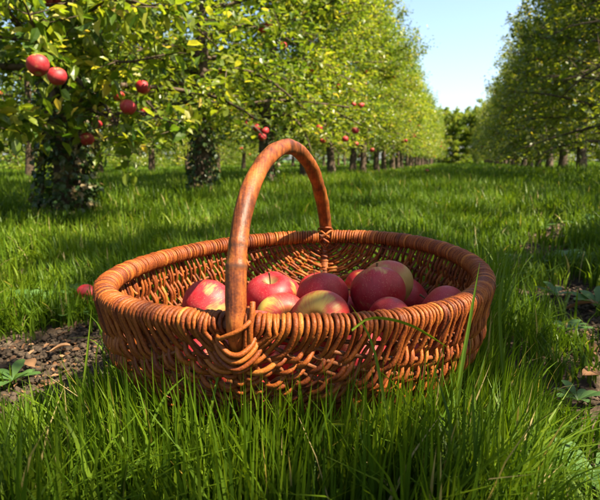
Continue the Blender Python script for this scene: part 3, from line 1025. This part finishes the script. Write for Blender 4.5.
# left row: trunks at X = -2.1 + .302 Y
left_trees = []
for k in range(-2, 27):
    y = 2.8 + 1.5 * k + (random.uniform(-.1, .1) if k > 1 else 0)
    x = -2.1 + TANP * y + random.uniform(-.05, .05) * (k > 1)
    near = k < 8
    if k == -1: x -= .35
    kd = (KL[(k + 2) % 3] if near else KLF[k % 2])
    if k < 0: lb = 'leafy apple tree beyond the left edge, before the ivy clad trunk'
    elif k == 0: lb = 'apple tree with thick ivy clad trunk nearest on the left'
    elif k == 1: lb = 'apple tree with ivy clad trunk standing second in the left row'
    elif k < 10: lb = 'sunlit leafy apple tree, %s from the front in the row left of the grass alley' % ORD[k]
    else: lb = 'distant sunlit apple tree near the far end of the left row, merging with its neighbours'
    t = plant(kd, x, y, random.uniform(0, 6.28), (random.uniform(.96, 1.08) if k >= 0 else .8), lb,
              'apple trees off to the near left' if k < 0 else ('distant trees of the left row' if k >= 10 else 'apple trees of the left row'), apples=k > 0)
    left_trees.append(t)

# right row: trunks at X = 1.9 + .302 Y
for k in range(-3, 26):
    y = 2.1 + 1.5 * k + (random.uniform(-.1, .1) if k > 2 else 0)
    x = 1.9 + TANP * y
    rz = random.uniform(0, 6.28)
    sc = random.uniform(.95, 1.08)
    if k < 3:                       # beside and in front of the basket: unseen crowns shaped to shade it, gaps cut for the sun
        if k < -2 : pass
        loc = np.array([x, y, float(hgt(x, y))])
        kd = Kind(60 + k, M_leaf_right, per=34 if k < 0 else 15, size=.066, jitter=.07, napp=0, gap_at=loc, rot=rz, H=3.7, W=1.1)
        sc = 1.0
    elif k < 10: kd = KR[k % 2]
    else: kd = KRF[k % 2]
    if k < 3: lb = 'shady apple tree beyond the right edge of the view beside the bare track'
    elif k < 12: lb = 'shaded apple tree, %s from the right edge in the row right of the grass alley' % ORD[k - 3]
    else: lb = 'distant shaded apple tree near the far end of the right row, merging with its neighbours'
    plant(kd, x, y, rz, sc, lb, 'apple trees at the near right edge' if k < 3 else ('distant trees of the right row' if k >= 12 else 'apple trees of the right row'), apples=k >= 3)

KLB = [Kind(s, M_leaf, fine=False, per=20, size=.10, nb=40, W=1.15, z0=.12, jitter=.08, napp=4, twigs=False) for s in (35, 36)]
# second and third rows on the left, seen between the trunks
for row, X0, ks in ((0, -6.2, range(-3, 16)), (1, -12.8, range(-1, 18))):
    for k in ks:
        y = 7.6 + 1.5 * k + random.uniform(-.1, .1) * (k > 2)
        x = X0 + TANP * y
        if row == 0 and 0 <= k <= 2:
            lb = ('second row apple tree with bare trunk left of the thick ivy clad trunk',
                  'apple tree in the second row seen just right of the ivy clad trunk',
                  'apple tree in the second row seen midway between the two ivy clad trunks')[k]
        else:
            lb = ('apple tree of the second row behind the left row, showing only between trunks', 'apple tree of the third row, far behind the left trunks')[row]
        kd = KL[k % 3] if (row == 0 and k < 7) else (KLF[k % 2] if row == 0 else KLB[k % 2])
        t = plant(kd, x, y, random.uniform(0, 6.28), random.uniform(.86, .94) if row == 0 else 1.0, lb, ('apple trees of the second row', 'apple trees of the third row')[row], apples=(k < 8))
        if row == 0 and k <= 4:
            for ch in t.children:
                if ch.name.startswith('limbs') or ch.name.startswith('crown'): pass

# trees closing the alley at its far end
KE = [Kind(s, M_leaf, fine=False, per=26, size=.16, nb=44, H=4.6, W=1.9, z0=.2, napp=0, twigs=False) for s in (71, 72)]
for i, (px, y, s) in enumerate(((428, 50, 1.0), (443, 52, 1.05), (456, 47, .9), (469, 51, 1.0), (484, 49, 1.1), (500, 52, 1.0), (437, 44, .85), (450, 44, .8), (462, 45, .85), (475, 44, .9))):
    x = (px - 300) / 520 * y
    t = plant(KE[i % 2], x, y, i * 1.1, s, 'pale hedgerow tree closing the far end of the grass alley', 'trees closing the alley', False, 'hedgerow_tree')
    t['category'] = 'tree'

for i in range(20):
    px = -30 + i * 23 + random.uniform(-6, 6); y = random.uniform(34, 42)
    t = plant(KE[i % 2], (px - 300) / 520 * y, y, i * 2.1, random.uniform(.62, .8), 'far hedgerow tree glimpsed under the crowns beyond the orchard on the left', 'trees beyond the orchard', False, 'hedgerow_tree')
    t['category'] = 'tree'
for i in range(8):
    px = 505 + i * 18; y = random.uniform(40, 46)
    t = plant(KE[i % 2], (px - 300) / 520 * y, y, i * 2.1, random.uniform(.62, .8), 'far hedgerow tree glimpsed under the crowns beyond the orchard on the right', 'trees beyond the orchard at right', False, 'hedgerow_tree')
    t['category'] = 'tree'

# ------------------------------------------------------------------ ivy on the two nearest trunks
def ivy(tree, height, seed, n, label, rad0=.085):
    r = np.random.default_rng(seed)
    z = height * r.random(n) ** 1.3
    a = r.uniform(0, 6.28, n)
    rr = rad0 * (1.25 - .45 * z / height) * r.uniform(.8, 1.35, n) + .06 * np.exp(-z / .08) * r.random(n)
    cx_ = np.interp(z, [0, .8, 1.7], [0, .02, 0]); cy_ = np.interp(z, [0, .8, 1.7], [0, .03, 0])
    P = np.stack([cx_ + rr * np.cos(a), cy_ + rr * np.sin(a), z + .01], 1)
    D = np.stack([np.cos(a) * .6 + r.normal(0, .5, n), np.sin(a) * .6 + r.normal(0, .5, n), r.normal(-.7, .5, n)], 1)
    LV = np.array([[0, 0, 0], [-.38, .12, .05], [-.48, .5, .08], [-.16, .62, .02], [0, 1, -.08], [.16, .62, .02], [.48, .5, .08], [.38, .12, .05]])
    s = r.uniform(.026, .048, n)
    Y = D / np.linalg.norm(D, axis=1)[:, None]
    out = np.stack([np.cos(a), np.sin(a), np.full(n, .35)], 1) + r.normal(0, .3, (n, 3))
    X = np.cross(Y, out); X /= np.linalg.norm(X, axis=1)[:, None]
    Z = np.cross(X, Y)
    V = P[:, None] + s[:, None, None] * (LV[None, :, 0:1] * X[:, None] + LV[None, :, 1:2] * Y[:, None] + LV[None, :, 2:3] * Z[:, None])
    Fq = np.array([[0, 1, 2, 3], [0, 3, 4, 5], [0, 5, 6, 7]])
    F = (Fq[None] + (np.arange(n) * 8)[:, None, None]).reshape(-1, 4)
    root = thing('ivy', tree.location, label, 'ivy')
    obj('foliage', mesh('foliage', V.reshape(-1, 3), [F], M_ivy, False, np.repeat(r.random(n), 8)), root)
    b = Buf()
    for k in range(7):
        a0 = r.uniform(0, 6.28); zz = np.linspace(0, height * r.uniform(.7, 1), 16)
        aa = a0 + np.cumsum(r.normal(0, .25, 16))
        q = rad0 * (1.06 - .4 * zz / height) + .03 * np.exp(-zz / .1)
        add_tube(b, np.stack([q * np.cos(aa), q * np.sin(aa), zz], 1), .005, 5)
    obj('stems', b.mesh('stems', M_bark), root)

ivy(left_trees[2], 1.0, 5, 1500, 'dark ivy climbing the thick nearest trunk on the left', .105)
ivy(left_trees[3], .9, 6, 900, 'dark ivy climbing the second trunk of the left row', .09)
ivy(left_trees[4], .7, 7, 500, 'ivy at the foot of the third trunk, seen inside the handle arch', .08)

# ------------------------------------------------------------------ hanging branch with large apples at the upper left
FR = ((38, 65, 11, 'red'), (57, 76, 9.5, 'red'), (54, 64, 5.5, 'red'), (128, 107, 8, 'red'), (143, 87, 7.5, 'red'), (119, 96, 5.5, 'mixed'),
                           (87, 139, 7, 'red'), (111, 118, 4.5, 'mixed'), (97, 124, 5, 'red'), (45, 0, 7, 'mixed'), (55, -1, 6, 'red'), (145, 112, 5, 'red'))
def near_branches():
    """fruiting branches of the nearest left tree: parts of that tree"""
    tree = left_trees[2]
    tree.rotation_euler = (0, 0, 0); tree.scale = (1, 1, 1)
    tl = np.array(tree.location)
    r = np.random.default_rng(77)
    def W(px, py, d): return CAM + d * ray(px, py) - tl
    b = Buf()
    br = [[(-1.27 + 0, 0, 0)]]
    trunk_p = np.array([0.0, 0.0, .72])
    lines = [
        [trunk_p, W(40, 118, 2.4), W(-10, 122, 2.0), W(-70, 110, 1.8)],
        [trunk_p + [0, 0, .05], W(95, 112, 2.5), W(140, 112, 2.35), W(185, 128, 2.3)],
        [trunk_p + [0, 0, .25], W(60, 60, 2.2), W(40, 40, 1.9), W(20, -10, 1.7)],
        [trunk_p + [0, 0, .35], W(90, 50, 2.4), W(120, 62, 2.2), W(165, 55, 2.1)],
        [trunk_p + [0, 0, .60], W(80, 10, 2.3), W(110, 0, 2.1), W(170, 10, 2.0)],
        [trunk_p + [0, 0, .10], W(100, 100, 2.5), W(120, 128, 2.3), W(135, 152, 2.25)],
    ]
    P = []; D = []
    for ln in lines:
        q = spline(np.array([np.asarray(v, float) for v in ln]), 24)
        add_tube(b, q, np.linspace(.014, .0035, 24), 6)
        for i in range(7, 24):
            for k in range(3):
                d = r.normal(0, 1, 3) * np.array([1, 1, .7]); d /= np.linalg.norm(d)
                e = q[i] + d * r.uniform(.05, .16)
                add_tube(b, np.array([q[i], (q[i] + e) / 2 + r.normal(0, .006, 3), e]), np.array([.003, .0022, .0015]), 3)
                n = r.integers(4, 8)
                t = r.uniform(.4, 1.1, n)[:, None]
                P.append(q[i] + (e - q[i]) * t + r.normal(0, .02, (n, 3)))
                dd = d[None] * .6 + r.normal(0, .9, (n, 3)); dd[:, 2] -= .35
                D.append(dd)
    obj('limbs', b.mesh('limbs', M_bark), tree)
    P = np.concatenate(P); D = np.concatenate(D)
    keep = np.ones(len(P), bool)
    for px, py, rp, kd in FR:
        dist = min(.034 * 520 / rp, 2.6); a_ = W(px, py, dist); b_ = W(px, py, dist - .45); d_ = b_ - a_
        t = np.clip(((P - a_) @ d_) / (d_ @ d_), 0, 1)
        keep &= (np.linalg.norm(P - a_ - t[:, None] * d_, axis=1) > .06) | (r.random(len(P)) < .1)
    P, D = P[keep], D[keep]
    V, F, k = place_leaves(P, D, .072 * r.uniform(.6, 1.15, len(P)), True, r)
    obj('crown', mesh('crown', V, F, M_leaf, False, np.repeat(np.clip(r.normal(.5, .25, len(P)), 0, 1), k)), tree)
    for px, py, rp, kd in FR:
        d = .034 * 520 / rp
        d = min(d, 2.6); rad = rp * d / 520
        o = obj('apple', AP[kd][0], tree)
        o.location = W(px, py, d); s = rad / .035; o.scale = (s, s, s)
        o.rotation_euler = (r.uniform(-.4, .4), r.uniform(-.4, .4), r.uniform(0, 6))
        st = obj('stem', ST[0], o)
near_branches()

def fruit_on(tree, spots, d):
    """further fruit of a tree, hung in the outer twigs on the alley side"""
    m = (Matrix.Translation(tree.location) @ tree.rotation_euler.to_matrix().to_4x4() @ Matrix.Diagonal((*tree.scale, 1))).inverted()
    for i, (px, py) in enumerate(spots):
        o = obj('apple', AP['red'][i % 3], tree)
        o.location = m @ Vector(CAM + (d + .05 * (i % 3)) * ray(px, py))
        o.rotation_euler = (.3 * (i % 3), .2, i)
fruit_on(left_trees[4], ((248, 124), (257, 128), (265, 131), (262, 137), (254, 122), (236, 19), (215, 34), (222, 74), (283, 46)), 4.6)
fruit_on(left_trees[5], ((319, 128), (345, 139), (316, 62)), 5.6)
fruit_on(left_trees[6], ((356, 144), (372, 150)), 7.0)

# ------------------------------------------------------------------ grass
def blades(x, y, h, w, lean, az, rnd, seg=4, bend=1.0):
    n = len(x)
    z0 = hgt(x, y) - .006
    f = np.linspace(0, 1, seg + 1)
    # arching: horizontal offset ~ f^2
    hx = np.cos(az)[:, None] * (lean[:, None] * h[:, None] * f ** (1.6 + bend * .6))
    hy = np.sin(az)[:, None] * (lean[:, None] * h[:, None] * f ** (1.6 + bend * .6))
    zz = h[:, None] * (f - .42 * np.clip(lean, 0, 1.4)[:, None] * f ** 2.4)
    C = np.stack([x[:, None] + hx, y[:, None] + hy, z0[:, None] + zz], -1)
    # width direction: roughly perpendicular to lean, with twist
    tw = az + np.pi / 2 + rng.normal(0, .5, n)
    wd = np.stack([np.cos(tw), np.sin(tw), 0 * tw], -1)
    prof = np.array([.75, 1.0, .85, .55, 0.0]) if seg == 4 else np.array([.9, .8, 0.0])
    Lf = C - wd[:, None] * (w[:, None] * prof)[..., None] * .5
    Rt = C + wd[:, None] * (w[:, None] * prof)[..., None] * .5
    k = 2 * seg + 1
    V = np.empty((n, k, 3))
    V[:, 0:2 * seg:2] = Lf[:, :seg]; V[:, 1:2 * seg:2] = Rt[:, :seg]; V[:, 2 * seg] = C[:, seg]
    off = (np.arange(n) * k)[:, None, None]
    Q = np.array([[2 * i, 2 * i + 1, 2 * i + 3, 2 * i + 2] for i in range(seg - 1)])
    T = np.array([[2 * seg - 2, 2 * seg - 1, 2 * seg]])
    al = np.zeros((n, k)); al[:, 0:2 * seg:2] = f[:seg]; al[:, 1:2 * seg:2] = f[:seg]; al[:, 2 * seg] = 1
    return V.reshape(-1, 3), [(Q[None] + off).reshape(-1, 4), (T[None] + off).reshape(-1, 3)], np.repeat(rnd, k), al.ravel()

def inside_basket(x, y, m=1.0):
    d = np.stack([x - BC[0], y - BC[1]], -1)
    qx = (d[:, 0] * ca + d[:, 1] * sa_) / EA; qy = (-d[:, 0] * sa_ + d[:, 1] * ca) / EB
    return np.hypot(qx, qy) < m

def grass_zone(name, n, sampler, hfun, wfun, seg=4, thin_bare=1.0, dry=.018):
    x, y = sampler(n)
    ok = rng.random(len(x)) > bare(x, y) * thin_bare
    ok &= ~inside_basket(x, y, np.where(y < BC[1], .84, .97))
    ok &= np.hypot(x, y - 0) > .30
    x, y = x[ok], y[ok]
    m = len(x)
    h = hfun(x, y) * rng.uniform(.45, 1.15, m)
    w = wfun(x, y) * rng.uniform(.6, 1.3, m)
    fa = vnoise(x * 4 + 50, y * 4) * 12 + rng.normal(0, 1.3, m)
    lean = np.abs(rng.normal(.35, .28, m))
    # blades next to the basket lean outwards a little, never through its wall
    near = inside_basket(x, y, 1.35)
    out_az = np.arctan2(y - BC[1], x - BC[0])
    fa = np.where(near, out_az + rng.normal(0, .9, m), fa)
    lean = np.where(near, lean * .5, lean)
    cl = vnoise(x * 2.3 + 9, y * 2.3 + 30)
    rv = np.clip(.12 + .5 * rng.random(m) + .35 * cl, 0, .93)
    rv = np.where(rng.random(m) < dry, 1.0, rv)
    V, F, rn, al = blades(x, y, h, w, lean, fa, rv, seg)
    return V, F, rn, al

def polar(r0, r1, a0, a1, p):
    """density falls with distance as r^-p; angles from +Y"""
    def s(n):
        u = rng.random(n)
        q = 2 - p
        rr = (r0 ** q + u * (r1 ** q - r0 ** q)) ** (1 / q)
        a = rng.uniform(a0, a1, n)
        x, y = rr * np.sin(a), rr * np.cos(a)
        # clumping
        c = vnoise(x * 9, y * 9 + 77)
        k = rng.random(n) < .35 + .8 * c
        return x[k], y[k]
    return s

def hnear(x, y):
    base = .095 + .05 * vnoise(x * 3.1, y * 3.1 + 4)
    right = np.clip((x - .12) / .2, 0, 1) * np.clip(1 - (y - 1.1) / .8, 0, 1) * np.clip((.20 + .50 * (y - .5) - x) / .05, 0, 1)
    L = np.clip((-x - .30) / .2, 0, 1) * np.clip((y - .5) / .2, 0, 1)
    h = base + .065 * right - .02 * L
    # trodden shorter right in front of the basket's foot
    d = np.hypot(x - BC[0], y - BC[1])
    h = h + .016 * (y < .5) - .055 * np.clip((x - .22 - .5 * (y - .5)) / .06, 0, 1) * (y < 1.6) - .055 * np.clip((-.20 - x) / .08, 0, 1) * (y < .80)
    return np.maximum(h, .028)

def merge(parts, name, label=None):
    V = []; F3 = []; F4 = []; A = []; L = []; n = 0
    for v, f, r_, l in parts:
        V.append(v); F4.append(f[0] + n); F3.append(f[1] + n); A.append(r_); L.append(l); n += len(v)
    me = mesh(name, np.concatenate(V), [np.concatenate(F4), np.concatenate(F3)], M_grass, False, np.concatenate(A), {'along': np.concatenate(L)})
    o = obj(name, me)
    tag(o, label, 'grass', kind='stuff')
    return o

def hero_blades():
    """long arching blades that cross in front of the basket"""
    out = []
    H = [([(352, 330), (372, 318), (410, 325), (452, 350)], .395, .0032), ([(392, 440), (374, 350), (360, 320), (350, 304)], .40, .0028),
         ([(345, 425), (325, 424), (360, 420), (388, 432), (398, 445)], .40, .0038), ([(360, 470), (385, 455), (420, 460), (440, 470)], .41, .0032),
         ([(505, 455), (540, 432), (570, 414)], .41, .0034), ([(474, 465), (505, 442), (536, 414)], .40, .0040),
         ([(205, 470), (208, 430), (215, 390), (226, 342)], .42, .0028), ([(452, 470), (460, 380), (470, 320), (480, 262)], .45, .0040),
         ([(520, 470), (505, 380), (500, 300), (512, 235)], .55, .0044), ([(140, 470), (150, 430), (166, 395), (190, 372)], .42, .0026),
         ([(60, 470), (72, 440), (84, 380), (92, 305)], .45, .0034), ([(430, 470), (405, 400), (390, 380), (372, 366)], .405, .0026)]
    for px, dd, w in H:
        P = spline(np.array([CAM + (dd + .01 * i) * ray(*p) for i, p in enumerate(px)]), 14)
        n = len(P)
        T = np.gradient(P, axis=0); T /= np.linalg.norm(T, axis=1)[:, None]
        side = np.cross(T, np.array([.25, .9, .35])); side /= np.linalg.norm(side, axis=1)[:, None]
        prof = np.interp(np.linspace(0, 1, n), [0, .3, .75, 1], [.7, 1, .7, .03]) * w
        # shallow V fold
        nrm = np.cross(side, T)
        V = np.empty((n, 3, 3)); V[:, 0] = P - side * prof[:, None] / 2; V[:, 2] = P + side * prof[:, None] / 2; V[:, 1] = P + nrm * prof[:, None] * .18
        V = V.reshape(-1, 3)
        Q = []
        for i in range(n - 1):
            for k in range(2): Q.append([3 * i + k, 3 * i + k + 1, 3 * i + k + 4, 3 * i + k + 3])
        m = len(V)
        out.append((V, [np.array(Q), np.zeros((0, 3), int)], np.full(m, rng.uniform(.4, .95)), np.repeat(np.linspace(0, 1, n), 3)))
    return out

A = R(40)
parts = [grass_zone('a', 44000, polar(.33, 1.15, -R(62), R(62), 1.2), hnear, lambda x, y: .0033 + 0 * x, 4)]
parts.append(grass_zone('a2', 9000, polar(.33, 1.3, R(8), R(60), 1.2), lambda x, y: hnear(x, y) * 1.1, lambda x, y: .0034 + 0 * x, 4))
parts += hero_blades()
# sparse weeds of grass in the bare soil
merge(parts, 'tall_grass', 'tall dark green grass around the basket foot')

def hmid(x, y): return (.55 + .9 * vnoise(x * 6 + 2, y * 6)) * .09 + .055 * vnoise(x * 1.7, y * 1.7 + 4) + .01 * np.clip(y - 2, 0, 3)
parts = [grass_zone('b', 90000, polar(1.1, 3.4, -A, A, 1.4), hmid, lambda x, y: .0034 + .0012 * np.hypot(x, y), 4),
         grass_zone('c', 110000, polar(3.2, 11, -A, A, 1.5), lambda x, y: hmid(x, y) * 1.1, lambda x, y: .004 + .0014 * np.hypot(x, y), 2),
         grass_zone('d', 70000, polar(10.5, 45, -A, A, 1.6), lambda x, y: .13 + 0 * x, lambda x, y: .006 + .0014 * np.hypot(x, y), 2)]
merge(parts, 'grass', 'green orchard grass of the alley between the tree rows')

# ------------------------------------------------------------------ litter, weeds, fallen fruit
def litter(n):
    r = np.random.default_rng(3)
    x = np.concatenate([r.uniform(-1.1, -.3, n), r.uniform(.25, 1.4, n)]); y = np.concatenate([r.uniform(.5, 1.15, n), r.uniform(.5, 2.6, n)])
    b = bare(x, y); ok = r.random(2 * n) < b * .13 + .004
    x, y = x[ok], y[ok]; m = len(x)
    P = np.stack([x, y, hgt(x, y) + r.uniform(-.006, .006, m)], 1)
    D = r.normal(0, 1, (m, 3)) * np.array([1, 1, .22])
    V, F, k = place_leaves(P, D, r.uniform(.004, .015, m), True, r)
    tag(obj('leaf_litter', mesh('leaf_litter', V, F, M_dead, False, np.repeat(r.random(m), k))), 'brown leaf crumbs scattered over the bare soil', 'leaf litter', kind='stuff')
    # clods of earth
    x = np.concatenate([r.uniform(-1.1, -.3, n), r.uniform(.25, 1.3, n)]); y = np.concatenate([r.uniform(.5, 1.15, n), r.uniform(.5, 2.4, n)])
    ok = r.random(2 * n) < bare(x, y) * .8
    x, y = x[ok], y[ok]
    O = np.array([[1, 0, 0], [-1, 0, 0], [0, 1, 0], [0, -1, 0], [0, 0, .7], [0, 0, -.7], [.6, .6, .4], [-.6, -.6, .4]])
    Fo = np.array([[6, 0, 2], [6, 2, 4], [6, 4, 0], [7, 1, 3], [7, 3, 4], [7, 4, 1], [0, 4, 3], [1, 4, 2], [2, 0, 5], [1, 2, 5], [3, 1, 5], [0, 3, 5]])
    m = len(x); s = r.uniform(.002, .011, m) * r.uniform(.4, 1, m)
    V = O[None] * r.uniform(.5, 1.2, (m, 8, 1)) * s[:, None, None]
    a = r.uniform(0, 6.28, m); c, sn = np.cos(a)[:, None], np.sin(a)[:, None]
    V = np.stack([V[..., 0] * c - V[..., 1] * sn, V[..., 0] * sn + V[..., 1] * c, V[..., 2]], -1) + np.stack([x, y, hgt(x, y) - .006], 1)[:, None]
    F = (Fo[None] + (np.arange(m) * 8)[:, None, None]).reshape(-1, 3)
    tag(obj('soil_crumbs', mesh('soil_crumbs', V.reshape(-1, 3), [F], M_soil, True)), 'small clods on the bare earth', 'soil', kind='stuff')
litter(14000)

def gpos(px, py):
    d = ray(px, py); t = -CAM[2] / d[2]; p = CAM + t * d
    return np.array([p[0], p[1], float(hgt(p[0], p[1]))])

def rosette(px, py, size, n, label, cat='weed', upright=.35, name='weed', wd=.34):
    """broad-leaved weed: curved blades around a heart"""
    p = gpos(px, py)
    r = np.random.default_rng(int(px))
    root = thing(name, p, label, cat)
    for i in range(n):
        a = i * 2.4 + r.normal(0, .2); L = size * r.uniform(.7, 1.15); u = upright * r.uniform(.6, 1.4)
        t = np.linspace(0, 1, 9)
        C = np.stack([np.cos(a) * L * t, np.sin(a) * L * t, L * (u * t * 1.6 - (u * .9) * t ** 2.2) + .004], 1)
        side = np.array([-math.sin(a), math.cos(a), 0])
        pr = L * wd * np.interp(t, [0, .15, .5, .85, 1], [.12, .3, 1, .75, .02]) * (1 + .15 * np.sin(t * 25))
        V = np.empty((9, 3, 3)); V[:, 0] = C - side * pr[:, None] / 2 + [0, 0, .15 * 0]; V[:, 1] = C - np.array([0, 0, 1]) * pr[:, None] * .14; V[:, 2] = C + side * pr[:, None] / 2
        Q = [[3 * k + q, 3 * k + q + 1, 3 * k + q + 4, 3 * k + q + 3] for k in range(8) for q in range(2)]
        obj('leaf', mesh('leaf', V.reshape(-1, 3), [np.array(Q)], M_weed, True, np.full(27, r.random())), root)

rosette(545, 262, .13, 9, 'pale green rosette weed on the edge of the bare track at right', upright=.45, wd=.22)
rosette(572, 258, .10, 7, 'broad leaved weed beside the pale rosette at the right edge', upright=.35, wd=.55)
rosette(590, 236, .11, 8, 'leafy weed highest up the right edge by the bare track', upright=.7, wd=.4)
for i_, (a_, b_, c_, l_) in enumerate(((556, 288, .05, 'small weed on the bare track level with the basket rim'), (566, 330, .045, 'small weed on the bare track beside the large curled leaf'),
                                  (578, 402, .04, 'small weed low on the right edge of the bare track'), (536, 232, .08, 'leafy weed far up the bare track behind the pale rosette'),
                                  (520, 205, .12, 'farthest leafy weed on the overgrown track'), (12, 372, .04, 'tiny weed on the left bare patch at the photo edge'),
                                  (66, 318, .05, 'small weed at the top of the left bare patch'), (597, 300, .07, 'weed cut by the right edge above the curled leaf'))):
    rosette(a_, b_, c_, 7, l_, upright=.5, wd=.4)
rosette(594, 478, .06, 7, 'round leaved weed in the bottom right corner', upright=.3, wd=.8)
rosette(82, 296, .07, 8, 'small nettle like weed at the edge of the left bare patch', upright=.8, wd=.6)
rosette(30, 300, .08, 7, 'low weed among grass at the left edge above the bare patch', upright=.6, wd=.5)
rosette(300, 492, .05, 7, 'little plantain at the bottom centre among the grass', upright=.4, wd=.6)

def dead_leaf(px, py, size, az, label):
    p = gpos(px, py)
    t = np.linspace(0, 1, 9)
    V = np.empty((9, 5, 3))
    pr = np.interp(t, [0, .12, .45, .8, 1], [.03, .55, 1, .6, .02]) * size * .5
    for k, u in enumerate((-1, -.5, 0, .5, 1)):
        V[:, k, 0] = pr * u * .62
        V[:, k, 1] = (t - .5) * size
        V[:, k, 2] = .004 + .28 * pr * (u * u) + .10 * size * np.sin(t * 5 + u) * .5 + .012 * size
    Q = [[5 * i + k, 5 * i + k + 1, 5 * i + k + 6, 5 * i + k + 5] for i in range(8) for k in range(4)]
    me = mesh('fallen_leaf', V.reshape(-1, 3), [np.array(Q)], M_dead, True, np.full(45, random.uniform(.5, 1)))
    o = obj('fallen_leaf', me); o.location = p + np.array([0, 0, .006]); o.rotation_euler = (random.uniform(-.3, .3), random.uniform(-.3, .3), az)
    tag(o, label, 'leaf')
dead_leaf(582, 303, .07, 1.2, 'large curled reddish brown leaf on the soil at the right edge')
dead_leaf(584, 352, .05, .3, 'pale brown leaf lying on the sunlit soil at right')
dead_leaf(514, 222, .09, 1.6, 'tan fallen leaf in the grass up the right side of the alley')
dead_leaf(590, 383, .045, 2.0, 'tan leaf on the soil near the lower right edge')
dead_leaf(28, 358, .04, 1.0, 'small brown leaf on the left bare patch')
dead_leaf(60, 345, .035, 2.3, 'small brown leaf close to the basket on the left bare patch')
dead_leaf(212, 432, .035, .2, 'pale dry leaf stuck in the grass in front of the basket')
dead_leaf(275, 470, .04, 1.3, 'pinkish dry leaf low in the grass at the bottom centre')

p = gpos(87, 300); make_apple('red', (p[0], p[1], p[2] + .032), .025, R(100), R(-80), 'fallen red apple lying in the grass left of the basket', None, 1, .5)
for i, (px, py, lb) in enumerate(((427, 174, 'fallen red apple far up the grass alley'), (275, 262, None))):
    if lb:
        p = gpos(px, py); make_apple('red', (p[0], p[1], p[2] + .09), .05, R(30), 0, lb, None, i)
# fruit on the shoots is part of its tree; these lie under the left row
for i, (px, py) in enumerate(((352, 192), (376, 184))):
    p = gpos(px, py); make_apple('red', (p[0], p[1], p[2] + .04), .036, R(50), 1.0 + i, ('fallen apple in the grass under the left row beyond the handle', 'farther fallen apple in the grass under the left row')[i], None, i)

print('objects', len(bpy.data.objects))
